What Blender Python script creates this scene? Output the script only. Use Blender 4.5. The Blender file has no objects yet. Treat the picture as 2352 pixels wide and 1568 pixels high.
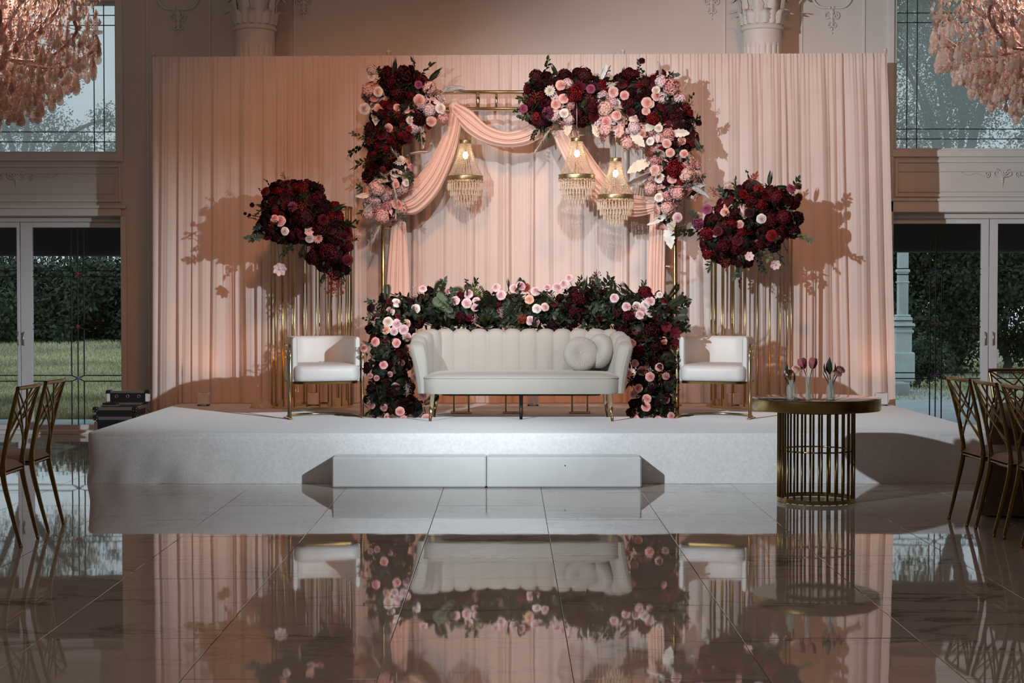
import bpy, math, random
from mathutils import Vector, Matrix, Quaternion

# ------------------------------------------------------------------ camera
F, CX, CY, H = 3750.0, 1176.0, 784.0, 1.478
PITCH, YAW = math.atan(98 / F), math.atan(7 / F)
SC = bpy.context.scene
COL = SC.collection
FWD = Vector((math.sin(YAW) * math.cos(PITCH), math.cos(YAW) * math.cos(PITCH), -math.sin(PITCH)))
RGT = Vector((math.cos(YAW), -math.sin(YAW), 0))
UPV = RGT.cross(FWD)
CAM = Vector((0, 0, H))
cd = bpy.data.cameras.new('camera')
cam = bpy.data.objects.new('camera', cd)
COL.objects.link(cam)
cd.sensor_width = 36.0
cd.lens = F / 2352 * 36.0
cd.clip_end = 400
cam.matrix_world = Matrix.Translation(CAM) @ Matrix((RGT, UPV, -FWD)).transposed().to_4x4()
SC.camera = cam

# ------------------------------------------------------------------ world, exposure, large lights
SC.view_settings.view_transform = 'Standard'
SC.view_settings.look = 'None'
SC.view_settings.exposure = 0.0
SC.view_settings.gamma = 1.0
SC.view_settings.use_curve_mapping = False
wd = bpy.data.worlds.new('world')
SC.world = wd
wd.use_nodes = True
bg = wd.node_tree.nodes['Background']
bg.inputs[0].default_value = (0.74, 0.86, 0.95, 1)
bg.inputs[1].default_value = 0.95
SC.cycles.use_denoising = True
SC.cycles.use_adaptive_sampling = True
SC.cycles.adaptive_threshold = 0.03
SC.cycles.max_bounces = 6
SC.cycles.diffuse_bounces = 3
SC.cycles.glossy_bounces = 3
SC.cycles.transmission_bounces = 6
SC.cycles.transparent_max_bounces = 16
SC.cycles.caustics_reflective = False
SC.cycles.caustics_refractive = False
SC.cycles.sample_clamp_indirect = 3.0


def lamp(kind, name, loc, power, color, target=None, size=0.1, cone=60, blend=0.5):
    ld = bpy.data.lights.new(name, kind)
    ld.energy = power
    ld.color = color
    if kind == 'AREA':
        ld.shape = 'DISK'
        ld.size = size
    else:
        ld.shadow_soft_size = size
    if kind == 'SPOT':
        ld.spot_size = math.radians(cone)
        ld.spot_blend = blend
    o = bpy.data.objects.new(name, ld)
    COL.objects.link(o)
    o.location = loc
    if target is not None:
        o.rotation_euler = (Vector(target) - Vector(loc)).to_track_quat('-Z', 'Y').to_euler()
    return o


COOL = (0.82, 0.93, 1.0)
WARM = (1.0, 0.38, 0.14)
# hall lamps on the guests' side of the room: two side stage lights (their shadows fall on the drape and wall),
# one ceiling spot over the middle, two warm ceiling lamps and the general hall lighting
lamp('SPOT', 'ceiling_spotlight_offscreen', (0.35, 6.5, 6.4), 1750, COOL, (0.35, 16.7, 2.2), 0.10, 28, 1.0)
lamp('SPOT', 'side_stage_light_offscreen', (-3.2, 6.9, 3.5), 2900, COOL, (3.5, 16.7, 1.7), 0.05, 52, 1.0)
lamp('SPOT', 'side_stage_light_offscreen', (4.2, 6.9, 3.6), 3100, COOL, (-2.9, 15.8, 0.45), 0.05, 28, 1.0)
lamp('SPOT', 'warm_ceiling_lamp_offscreen', (-1.3, 10.6, 6.5), 900, WARM, (-1.2, 16.7, 2.1), 0.35, 50, 1.0)
lamp('SPOT', 'warm_ceiling_lamp_offscreen', (2.2, 10.6, 6.5), 720, WARM, (1.7, 16.9, 2.2), 0.35, 60, 1.0)
lamp('AREA', 'hall_ceiling_light_offscreen', (0, 4.0, 6.5), 45, (1.0, 0.74, 0.62), (0, 4, 0), 3.0)

# ------------------------------------------------------------------ helpers


def P(px, py, Y):
    d = FWD + RGT * ((px - CX) / F) - UPV * ((py - CY) / F)
    return CAM + d * (Y / d.y)


def PG(px, py, z):
    d = FWD + RGT * ((px - CX) / F) - UPV * ((py - CY) / F)
    return CAM + d * ((z - H) / d.z)


def sz(px, Y):
    return px / F * Y


def ray(px, py):
    return (FWD + RGT * ((px - CX) / F) - UPV * ((py - CY) / F)).normalized()


class MB:
    def __init__(self):
        self.v, self.f = [], []

    def add(self, vs, fs):
        o = len(self.v)
        self.v.extend([tuple(p) for p in vs])
        self.f.extend([tuple(i + o for i in q) for q in fs])
        return self

    def box(self, x0, x1, y0, y1, z0, z1, rot=None, c=None):
        vs = [Vector((x, y, z)) for z in (z0, z1) for y in (y0, y1) for x in (x0, x1)]
        if rot is not None:
            vs = [rot @ (p - c) + c for p in vs]
        return self.add(vs, [(0, 2, 3, 1), (4, 5, 7, 6), (0, 1, 5, 4), (2, 6, 7, 3), (0, 4, 6, 2), (1, 3, 7, 5)])

    def bbox(self, x0, x1, y0, y1, z0, z1, b=0.01):
        # box with chamfered edges
        pts = []
        for sx in (0, 1):
            for sy in (0, 1):
                for s_ in (0, 1):
                    X, Y, Z = (x0, x1)[sx], (y0, y1)[sy], (z0, z1)[s_]
                    ix, iy, iz = (b, -b)[sx], (b, -b)[sy], (b, -b)[s_]
                    pts += [(X, Y + iy, Z + iz), (X + ix, Y, Z + iz), (X + ix, Y + iy, Z)]

        def i(a, bb, c, k):
            return ((a * 2 + bb) * 2 + c) * 3 + k
        fs = []
        for a in (0, 1):
            q = [i(a, 0, 0, 0), i(a, 1, 0, 0), i(a, 1, 1, 0), i(a, 0, 1, 0)]
            fs.append(q if a else q[::-1])
            q = [i(0, a, 0, 1), i(1, a, 0, 1), i(1, a, 1, 1), i(0, a, 1, 1)]
            fs.append(q[::-1] if a else q)
            q = [i(0, 0, a, 2), i(1, 0, a, 2), i(1, 1, a, 2), i(0, 1, a, 2)]
            fs.append(q if a else q[::-1])
        for a in (0, 1):
            for c in (0, 1):
                fs.append([i(a, c, 0, 0), i(a, c, 1, 0), i(a, c, 1, 1), i(a, c, 0, 1)])
                fs.append([i(a, 0, c, 0), i(a, 1, c, 0), i(a, 1, c, 2), i(a, 0, c, 2)])
                fs.append([i(0, a, c, 1), i(1, a, c, 1), i(1, a, c, 2), i(0, a, c, 2)])
        for a in (0, 1):
            for c in (0, 1):
                for e in (0, 1):
                    fs.append([i(a, c, e, 0), i(a, c, e, 1), i(a, c, e, 2)])
        return self.add(pts, fs)

    def tube(self, pts, r, seg=8, closed=False, caps=True):
        pts = [Vector(p) for p in pts]
        n = len(pts)
        rs = r if isinstance(r, (list, tuple)) else [r] * n
        ring = []
        up = None
        for i, p in enumerate(pts):
            if closed:
                t = pts[(i + 1) % n] - pts[i - 1]
            else:
                t = pts[min(i + 1, n - 1)] - pts[max(i - 1, 0)]
            t.normalize()
            if up is None:
                up = Vector((0, 0, 1)) if abs(t.z) < 0.9 else Vector((1, 0, 0))
            a = t.cross(up)
            if a.length < 1e-6:
                a = t.cross(Vector((0, 1, 0)))
            a.normalize()
            b = a.cross(t).normalized()
            up = b
            ring.append([p + (a * math.cos(2 * math.pi * k / seg) + b * math.sin(2 * math.pi * k / seg)) * rs[i] for k in range(seg)])
        vs = [q for R in ring for q in R]
        fs = []
        for i in range(n if closed else n - 1):
            j = (i + 1) % n
            for k in range(seg):
                l = (k + 1) % seg
                fs.append((i * seg + k, i * seg + l, j * seg + l, j * seg + k))
        if caps and not closed:
            fs.append(tuple(range(seg)))
            fs.append(tuple((n - 1) * seg + k for k in range(seg))[::-1])
        return self.add(vs, fs)

    def lathe(self, prof, seg=24, c=(0, 0, 0), fold=None, caps=False):
        vs, fs = [], []
        m = len(prof)
        for k in range(seg):
            a = 2 * math.pi * k / seg
            for j, (r, z) in enumerate(prof):
                rr = r * (fold(a, j / (m - 1)) if fold else 1)
                vs.append((c[0] + rr * math.cos(a), c[1] + rr * math.sin(a), c[2] + z))
        for k in range(seg):
            l = (k + 1) % seg
            for j in range(m - 1):
                fs.append((k * m + j, l * m + j, l * m + j + 1, k * m + j + 1))
        if caps:
            fs.append(tuple(k * m for k in range(seg))[::-1])
            fs.append(tuple(k * m + m - 1 for k in range(seg)))
        return self.add(vs, fs)

    def grid(self, fn, nu, nv, cu=False, cv=False):
        vs = [fn(i / (nu if cu else nu - 1), j / (nv if cv else nv - 1)) for i in range(nu) for j in range(nv)]
        fs = []
        for i in range(nu if cu else nu - 1):
            for j in range(nv if cv else nv - 1):
                a, b = (i + 1) % nu, (j + 1) % nv
                fs.append((i * nv + j, a * nv + j, a * nv + b, i * nv + b))
        return self.add(vs, fs)

    def octa(self, c, r, rz=None):
        rz = rz or r
        x, y, z = c
        return self.add([(x + r, y, z), (x - r, y, z), (x, y + r, z), (x, y - r, z), (x, y, z + rz), (x, y, z - rz)],
                        [(0, 2, 4), (2, 1, 4), (1, 3, 4), (3, 0, 4), (2, 0, 5), (1, 2, 5), (3, 1, 5), (0, 3, 5)])

    def sphere(self, c, r, nu=10, nv=6, sc=(1, 1, 1)):
        def fn(u, v):
            a, b = 2 * math.pi * u, math.pi * (v - 0.5) * 0.98
            return (c[0] + r * sc[0] * math.cos(a) * math.cos(b), c[1] + r * sc[1] * math.sin(a) * math.cos(b), c[2] + r * sc[2] * math.sin(b))
        return self.grid(fn, nu, nv, cu=True)

    def mesh(self, name, mat, smooth=True):
        me = bpy.data.meshes.new(name)
        me.from_pydata(self.v, [], self.f)
        if mat:
            me.materials.append(mat)
        if smooth:
            me.polygons.foreach_set('use_smooth', [True] * len(me.polygons))
        me.update()
        return me

    def build(self, name, mat, parent=None, world=False, smooth=True, auto=None):
        if world and parent is not None:
            l = parent.location
            if parent.parent is not None:
                l = l + parent.parent.location
            self.v = [(a - l.x, b - l.y, c - l.z) for a, b, c in self.v]
        me = self.mesh(name, mat, smooth)
        if auto:
            try:
                me.set_sharp_from_angle(angle=math.radians(auto))
            except Exception:
                pass
        return put(name, me, parent)


def put(name, me, parent=None, loc=(0, 0, 0), quat=None, scale=None):
    o = bpy.data.objects.new(name, me)
    COL.objects.link(o)
    o.location = loc
    if quat is not None:
        o.rotation_mode = 'QUATERNION'
        o.rotation_quaternion = quat
    if scale is not None:
        o.scale = scale if isinstance(scale, (tuple, list)) else (scale,) * 3
    if parent is not None:
        o.parent = parent
    return o


def tag(o, label, cat, group=None, kind=None):
    o['label'] = label
    o['category'] = cat
    if group:
        o['group'] = group
    if kind:
        o['kind'] = kind
    return o


def thing(name, label, cat, loc=(0, 0, 0), rz=0.0, group=None):
    o = bpy.data.objects.new(name, None)
    o.empty_display_size = 0.1
    COL.objects.link(o)
    o.location = loc
    o.rotation_euler = (0, 0, rz)
    return tag(o, label, cat, group)


def struct(o, label=None):
    o['kind'] = 'structure'
    if label:
        o['label'] = label
    return o


def dup(root, loc, rz=0.0, label=None):
    r = root.copy()
    COL.objects.link(r)
    r.location = loc
    r.rotation_euler = (0, 0, rz)
    if label:
        r['label'] = label
    for ch in list(root.children):
        c = ch.copy()
        COL.objects.link(c)
        c.parent = r
        for g in list(ch.children):
            d = g.copy()
            COL.objects.link(d)
            d.parent = c
    return r


def spline(pts, n):
    pts = [Vector(p) for p in pts]
    out = []
    m = len(pts) - 1
    for k in range(n):
        t = k / (n - 1) * m
        i = min(int(t), m - 1)
        u = t - i
        p0, p1, p2, p3 = pts[max(i - 1, 0)], pts[i], pts[i + 1], pts[min(i + 2, m)]
        out.append(0.5 * ((2 * p1) + (p2 - p0) * u + (2 * p0 - 5 * p1 + 4 * p2 - p3) * u * u + (3 * p1 - p0 - 3 * p2 + p3) * u ** 3))
    return out


# ------------------------------------------------------------------ materials
MATS = {}


def mat(name, color, rough=0.6, metal=0.0, var=0.08, vscale=8.0, bump=0.0, bscale=60.0, sheen=0.0, transl=0.0, spec=0.5, alpha=None, emit=None, ior=None, coat=0.0, stretch=None):
    if name in MATS:
        return MATS[name]
    m = bpy.data.materials.new(name)
    m.use_nodes = True
    nt = m.node_tree
    b = nt.nodes['Principled BSDF']
    out = nt.nodes['Material Output']
    b.inputs['Roughness'].default_value = rough
    b.inputs['Metallic'].default_value = metal
    b.inputs['Specular IOR Level'].default_value = spec
    if ior:
        b.inputs['IOR'].default_value = ior
    if sheen:
        b.inputs['Sheen Weight'].default_value = sheen
    if coat:
        b.inputs['Coat Weight'].default_value = coat
        b.inputs['Coat Roughness'].default_value = 0.03
    tc = nt.nodes.new('ShaderNodeTexCoord')
    vec = tc.outputs['Object']
    if stretch:
        mp = nt.nodes.new('ShaderNodeMapping')
        mp.inputs['Scale'].default_value = stretch
        nt.links.new(vec, mp.inputs['Vector'])
        vec = mp.outputs['Vector']
    nz = nt.nodes.new('ShaderNodeTexNoise')
    nz.inputs['Scale'].default_value = vscale
    nz.inputs['Detail'].default_value = 4
    nt.links.new(vec, nz.inputs['Vector'])
    mr = nt.nodes.new('ShaderNodeMapRange')
    mr.inputs['From Min'].default_value = 0.3
    mr.inputs['From Max'].default_value = 0.7
    mr.inputs['To Min'].default_value = 1 - var
    mr.inputs['To Max'].default_value = 1 + var
    nt.links.new(nz.outputs['Fac'], mr.inputs['Value'])
    mx = nt.nodes.new('ShaderNodeMix')
    mx.data_type = 'RGBA'
    mx.blend_type = 'MULTIPLY'
    mx.inputs[0].default_value = 1.0
    mx.inputs[6].default_value = (*color, 1)
    nt.links.new(mr.outputs['Result'], mx.inputs[7])
    nt.links.new(mx.outputs[2], b.inputs['Base Color'])
    if bump:
        n2 = nt.nodes.new('ShaderNodeTexNoise')
        n2.inputs['Scale'].default_value = bscale
        n2.inputs['Detail'].default_value = 3
        nt.links.new(vec, n2.inputs['Vector'])
        bp = nt.nodes.new('ShaderNodeBump')
        bp.inputs['Strength'].default_value = 1.0
        bp.inputs['Distance'].default_value = bump
        nt.links.new(n2.outputs['Fac'], bp.inputs['Height'])
        nt.links.new(bp.outputs['Normal'], b.inputs['Normal'])
    last = b.outputs[0]
    if transl:
        t = nt.nodes.new('ShaderNodeBsdfTranslucent')
        nt.links.new(mx.outputs[2], t.inputs['Color'])
        ms = nt.nodes.new('ShaderNodeMixShader')
        ms.inputs[0].default_value = transl
        nt.links.new(last, ms.inputs[1])
        nt.links.new(t.outputs[0], ms.inputs[2])
        last = ms.outputs[0]
    if alpha is not None:
        t = nt.nodes.new('ShaderNodeBsdfTransparent')
        t.inputs['Color'].default_value = (*[min(1, 0.55 + 0.45 * c / max(color)) for c in color], 1)
        ms = nt.nodes.new('ShaderNodeMixShader')
        ms.inputs[0].default_value = alpha
        nt.links.new(t.outputs[0], ms.inputs[1])
        nt.links.new(last, ms.inputs[2])
        last = ms.outputs[0]
    if emit:
        b.inputs['Emission Color'].default_value = (*emit[0], 1)
        b.inputs['Emission Strength'].default_value = emit[1]
    nt.links.new(last, out.inputs['Surface'])
    MATS[name] = m
    return m


def glass_mat(name, tint=(0.93, 0.96, 0.95), ior=1.45, haze_veil=0.0):
    m = bpy.data.materials.new(name)
    m.use_nodes = True
    nt = m.node_tree
    nt.nodes.remove(nt.nodes['Principled BSDF'])
    out = nt.nodes['Material Output']
    fr = nt.nodes.new('ShaderNodeFresnel')
    fr.inputs['IOR'].default_value = ior
    t = nt.nodes.new('ShaderNodeBsdfTransparent')
    t.inputs['Color'].default_value = (*tint, 1)
    g = nt.nodes.new('ShaderNodeBsdfGlossy')
    g.inputs['Roughness'].default_value = 0.02
    nz = nt.nodes.new('ShaderNodeTexNoise')
    nz.inputs['Scale'].default_value = 3.0
    bp = nt.nodes.new('ShaderNodeBump')
    bp.inputs['Distance'].default_value = 0.0004
    nt.links.new(nz.outputs['Fac'], bp.inputs['Height'])
    nt.links.new(bp.outputs['Normal'], g.inputs['Normal'])
    ms = nt.nodes.new('ShaderNodeMixShader')
    nt.links.new(fr.outputs[0], ms.inputs[0])
    nt.links.new(t.outputs[0], ms.inputs[1])
    nt.links.new(g.outputs[0], ms.inputs[2])
    last = ms.outputs[0]
    if haze_veil:
        tr = nt.nodes.new('ShaderNodeBsdfTranslucent')
        tr.inputs['Color'].default_value = (0.85, 0.88, 0.88, 1)
        n2 = nt.nodes.new('ShaderNodeTexNoise')
        n2.inputs['Scale'].default_value = 1.5
        mr = nt.nodes.new('ShaderNodeMapRange')
        mr.inputs['To Min'].default_value = haze_veil * 0.6
        mr.inputs['To Max'].default_value = haze_veil * 1.4
        nt.links.new(n2.outputs['Fac'], mr.inputs['Value'])
        md = nt.nodes.new('ShaderNodeMixShader')
        nt.links.new(mr.outputs[0], md.inputs[0])
        nt.links.new(last, md.inputs[1])
        nt.links.new(tr.outputs[0], md.inputs[2])
        last = md.outputs[0]
    nt.links.new(last, out.inputs['Surface'])
    return m


def marble_mat():
    m = bpy.data.materials.new('marble_tile')
    m.use_nodes = True
    nt = m.node_tree
    b = nt.nodes['Principled BSDF']
    b.inputs['Roughness'].default_value = 0.025
    b.inputs['IOR'].default_value = 1.62
    geo = nt.nodes.new('ShaderNodeNewGeometry')
    oi = nt.nodes.new('ShaderNodeObjectInfo')
    mul = nt.nodes.new('ShaderNodeVectorMath')
    mul.operation = 'SCALE'
    mul.inputs[0].default_value = (7.0, 13.0, 0)
    nt.links.new(oi.outputs['Random'], mul.inputs['Scale'])
    addv = nt.nodes.new('ShaderNodeVectorMath')
    nt.links.new(geo.outputs['Position'], addv.inputs[0])
    nt.links.new(mul.outputs[0], addv.inputs[1])
    mp = nt.nodes.new('ShaderNodeMapping')
    mp.inputs['Rotation'].default_value = (0, 0, 0.5)
    mp.inputs['Scale'].default_value = (0.55, 1.5, 1)
    nt.links.new(addv.outputs[0], mp.inputs['Vector'])
    nz = nt.nodes.new('ShaderNodeTexNoise')
    nz.inputs['Scale'].default_value = 1.9
    nz.inputs['Detail'].default_value = 7
    nz.inputs['Roughness'].default_value = 0.62
    nz.inputs['Distortion'].default_value = 0.6
    nt.links.new(mp.outputs[0], nz.inputs['Vector'])
    ab = nt.nodes.new('ShaderNodeMath')
    ab.operation = 'SUBTRACT'
    ab.inputs[1].default_value = 0.5
    nt.links.new(nz.outputs['Fac'], ab.inputs[0])
    a2 = nt.nodes.new('ShaderNodeMath')
    a2.operation = 'ABSOLUTE'
    nt.links.new(ab.outputs[0], a2.inputs[0])
    r1 = nt.nodes.new('ShaderNodeMapRange')
    r1.inputs['From Min'].default_value = 0.0
    r1.inputs['From Max'].default_value = 0.035
    r1.inputs['To Min'].default_value = 1.0
    r1.inputs['To Max'].default_value = 0.0
    nt.links.new(a2.outputs[0], r1.inputs['Value'])
    n3 = nt.nodes.new('ShaderNodeTexNoise')
    n3.inputs['Scale'].default_value = 1.1
    nt.links.new(mp.outputs[0], n3.inputs['Vector'])
    r3 = nt.nodes.new('ShaderNodeMapRange')
    r3.inputs['From Min'].default_value = 0.45
    r3.inputs['From Max'].default_value = 0.7
    nt.links.new(n3.outputs['Fac'], r3.inputs['Value'])
    mm = nt.nodes.new('ShaderNodeMath')
    mm.operation = 'MULTIPLY'
    nt.links.new(r1.outputs[0], mm.inputs[0])
    nt.links.new(r3.outputs[0], mm.inputs[1])
    mx = nt.nodes.new('ShaderNodeMix')
    mx.data_type = 'RGBA'
    mx.inputs[6].default_value = (0.60, 0.565, 0.52, 1)
    mx.inputs[7].default_value = (0.20, 0.15, 0.11, 1)
    nt.links.new(mm.outputs[0], mx.inputs[0])
    nt.links.new(mx.outputs[2], b.inputs['Base Color'])
    n2 = nt.nodes.new('ShaderNodeTexNoise')
    n2.inputs['Scale'].default_value = 4.0
    n2.inputs['Detail'].default_value = 1
    nt.links.new(geo.outputs['Position'], n2.inputs['Vector'])
    bp = nt.nodes.new('ShaderNodeBump')
    bp.inputs['Distance'].default_value = 0.00022
    nt.links.new(n2.outputs['Fac'], bp.inputs['Height'])
    nt.links.new(bp.outputs['Normal'], b.inputs['Normal'])
    return m


M_WALL = mat('wall_paint', (0.70, 0.64, 0.59), 0.75, var=0.03, vscale=2)
M_TRIM = mat('trim_paint', (0.74, 0.69, 0.65), 0.55, var=0.03)
M_CEIL = mat('ceiling_paint', (0.62, 0.56, 0.52), 0.9, var=0.03)
M_DOOR = mat('white_door_paint', (0.72, 0.69, 0.70), 0.4, var=0.03)
M_GLASS = glass_mat('window_glass')
M_GLASS_HAZE = glass_mat('haze_veil_window_glass', haze_veil=0.24)  # haze and reflection over the trees, put into the panes as a pale veil
M_CAME = mat('black_lead_came', (0.012, 0.014, 0.014), 0.5)
M_GEM = mat('red_glass_gem', (0.35, 0.04, 0.07), 0.1)
M_GEM2 = mat('violet_glass_gem', (0.16, 0.10, 0.40), 0.1)
M_MARBLE = marble_mat()
M_GROUT = mat('tile_grout', (0.20, 0.17, 0.14), 0.9)
M_DRAPE = mat('peach_chiffon', (0.88, 0.74, 0.68), 0.85, var=0.03, vscale=3, transl=0.22, spec=0.1)
M_SWAG = mat('peach_swag_chiffon', (0.93, 0.66, 0.55), 0.8, var=0.03, vscale=5, transl=0.2, spec=0.15)
M_VELVET = mat('white_velvet', (0.74, 0.73, 0.73), 0.75, var=0.07, vscale=45, bump=0.002, bscale=120, sheen=0.4)
M_STEP = mat('white_painted_board', (0.68, 0.68, 0.67), 0.35, var=0.03)
M_GOLD = mat('polished_gold', (0.80, 0.66, 0.42), 0.16, 1.0, var=0.08)
M_BRASS = mat('aged_brass', (0.42, 0.30, 0.12), 0.24, 1.0, var=0.12, vscale=20)
M_DBRASS = mat('dark_brass', (0.16, 0.105, 0.035), 0.28, 1.0, var=0.15, vscale=20)
M_CREAM = mat('cream_velvet', (0.42, 0.39, 0.345), 0.75, var=0.03, vscale=5, sheen=0.25)
M_WCHAIR = mat('white_leatherette', (0.66, 0.65, 0.63), 0.45, var=0.02)
M_BLACK = mat('black_plastic', (0.012, 0.012, 0.013), 0.4)
M_SILVER = mat('silver_metal', (0.55, 0.52, 0.50), 0.3, 0.9)
M_MIRROR = mat('black_glass_top', (0.02, 0.018, 0.016), 0.02, var=0.0, ior=2.2)
M_CRYSTAL = mat('clear_crystal', (0.88, 0.78, 0.66), 0.08, spec=1.0, alpha=0.5, var=0.05)
M_BEAD = mat('warm_crystal_bead', (0.95, 0.80, 0.64), 0.12, spec=1.0, alpha=0.95, var=0.05, transl=0.45)
M_ANTIQUE = mat('antique_brass_lace', (0.36, 0.28, 0.15), 0.42, 0.9, var=0.5, vscale=120)
M_CHAIRGOLD = mat('old_gold', (0.30, 0.21, 0.085), 0.24, 1.0, var=0.12)
M_AMBER = mat('rose_amber_crystal', (0.76, 0.57, 0.48), 0.04, spec=1.0, alpha=0.55, var=0.4, vscale=40, bump=0.006, bscale=70)
M_AMBERL = mat('glint_amber_crystal', (0.92, 0.76, 0.67), 0.03, spec=1.0, alpha=0.5, var=0.3, vscale=40, bump=0.006, bscale=70)  # lighter copy of the crystal: its sparkle is put into the colour
M_AMBERD = mat('shaded_amber_crystal', (0.46, 0.30, 0.24), 0.03, spec=1.0, alpha=0.6, var=0.4, vscale=40, bump=0.006, bscale=70)  # darker copy of the crystal, painted contrast for the sparkle
M_ROSEARM = mat('rose_glass_arm', (0.42, 0.20, 0.17), 0.08, spec=1.0, alpha=0.85)
M_BULB = mat('glowing_bulb', (1, 0.85, 0.6), 0.3, emit=((1.0, 0.80, 0.52), 30.0))
M_TAUPE = mat('taupe_cushion', (0.42, 0.33, 0.27), 0.6)
M_CLOTH = mat('brown_tablecloth', (0.17, 0.10, 0.065), 0.6, sheen=0.2)
M_UPLIGHT = mat('white_plastic', (0.72, 0.70, 0.70), 0.4)
M_TULLE = mat('white_tulle', (0.75, 0.68, 0.58), 0.8, alpha=0.7)
# ================================================================== room shell
WY = 17.8
XL, XR, YB, ZC = -9.5, 9.5, -5.0, 6.6


def wx(px):
    return P(px, 686, WY).x


def wz(py):
    return P(1169, py, WY).z


LWX, LWZ0, LWZ1 = wx(268), wz(351), wz(3)
RWX, RWZ0, RWZ1 = wx(2056), wz(343), wz(-28)
LOX0, LOX1, LOZ = wx(-190), wx(280), wz(497)
ROX0, ROX1, ROZ = wx(2047), wx(2520), wz(488)

m = MB()
T = 0.3
for x0, x1, z0, z1 in [(XL, LOX0, 0, ZC), (LOX0, LWX, LOZ, LWZ0), (LOX0, LWX, LWZ1, ZC), (LWX, LOX1, LOZ, ZC), (LOX1, ROX0, 0, ZC),
                       (ROX0, RWX, ROZ, ZC), (RWX, ROX1, ROZ, RWZ0), (RWX, ROX1, RWZ1, ZC), (ROX1, XR, 0, ZC)]:
    m.box(x0, x1, WY, WY + T, z0, z1)
wall_back = struct(m.build('wall_back', M_WALL, smooth=False))
struct(MB().box(XL - T, XL, YB, WY + T, 0, ZC).build('wall_left', M_WALL, smooth=False))
struct(MB().box(XR, XR + T, YB, WY + T, 0, ZC).build('wall_right', M_WALL, smooth=False))
struct(MB().box(XL, XR, YB - T, YB, 0, ZC).build('wall_front', M_WALL, smooth=False))
struct(MB().box(XL - T, XR + T, YB - T, WY + T, ZC, ZC + T).build('ceiling', M_CEIL, smooth=False))

# floor: slab of grout with separate tiles in running bond
floor = struct(MB().box(XL - T, XR + T, YB - T, WY + T, -0.15, -0.004).build('floor', M_GROUT, smooth=False))
TW, TL = 0.762, 1.524
tile_mesh = MB().bbox(0.0015, TW - 0.0015, 0.0015, TL - 0.0015, -0.02, 0, 0.0018).mesh('tile', M_MARBLE, smooth=False)
x_ref = PG(1018.5, 1121, 0).x
y_ref = PG(1100, 1160.5, 0).y
rt = random.Random(5)
far = MB()
for i in range(-9, 10):
    for j in range(-12, 6):
        x = x_ref + i * TW
        y = y_ref + j * TL + (TL / 2 if i % 2 else 0)
        if y + TL < 4.6 or y > 17.9 or abs(x + TW / 2) > 0.36 * (y + TL) + 0.9:
            if YB < y and y + TL < WY:
                far.box(x + 0.0015, x + TW - 0.0015, y + 0.0015, y + TL - 0.0015, -0.02, 0)
            continue
        o = put('tile', tile_mesh, floor, (x, y, 0))
        o.rotation_euler = (rt.gauss(0, 0.00035), rt.gauss(0, 0.0003), 0)
fo = far.build('outer_tiles', M_MARBLE, floor, smooth=False)
fo['kind'] = 'stuff'


# ---------------------------------------------------------------- windows and doors
def line(m, pts, r, y):
    for a, b in zip(pts[:-1], pts[1:]):
        a, b = Vector((a[0], y, a[1])), Vector((b[0], y, b[1]))
        d = (b - a).normalized()
        n = Vector((0, 1, 0)).cross(d) * r
        e = Vector((0, 0.006, 0))
        m.add([a - n - e, a + n - e, b + n - e, b - n - e, a - n + e, a + n + e, b + n + e, b - n + e],
              [(0, 1, 2, 3), (7, 6, 5, 4), (0, 4, 5, 1), (1, 5, 6, 2), (2, 6, 7, 3), (3, 7, 4, 0)])


def upper_window(name, label, x0, x1, z0, z1, vx, hz):
    y = WY + 0.10
    w = thing(name, label, 'window', (0.5 * (x0 + x1), WY, z0))
    w['kind'] = 'structure'
    m = MB()
    for a, b, c, d in [(x0, x0 + 0.02, z0, z1), (x1 - 0.02, x1, z0, z1), (x0 + 0.02, x1 - 0.02, z0, z0 + 0.02), (x0 + 0.02, x1 - 0.02, z1 - 0.02, z1)]:
        m.box(a, b, y - 0.03, y + 0.05, c, d)
    m.build('window_frame', M_TRIM, w, True, False)
    MB().box(x0 + 0.02, x1 - 0.02, y + 0.008, y + 0.014, z0 + 0.02, z1 - 0.02).build('pane', M_GLASS_HAZE, w, True, False)
    for x in vx:
        c = MB()
        line(c, [(x, z0 + 0.02), (x, z1 - 0.02)], 0.0045, y)
        c.build('lead_came', M_CAME, w, True, False)
    for z in hz:
        c = MB()
        line(c, [(x0 + 0.02, z), (x1 - 0.02, z)], 0.0045, y)
        c.build('lead_came', M_CAME, w, True, False)
    return w


vl = [wx(214), wx(237)]
upper_window('window_1', 'tall leaded window on the darker side of the peach drape', LOX0, LWX, LWZ0, LWZ1,
             vl + [LOX0 + (LWX - v) for v in vl], [wz(32), wz(55), wz(301), wz(324)])
vr = [wx(2085), wx(2108)]
upper_window('window_2', 'tall leaded window filled with hazy trees beside the brighter wall', RWX, ROX1, RWZ0, RWZ1,
             vr + [ROX1 - (v - RWX) for v in vr], [wz(26), wz(48), wz(294), wz(317)])


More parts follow.
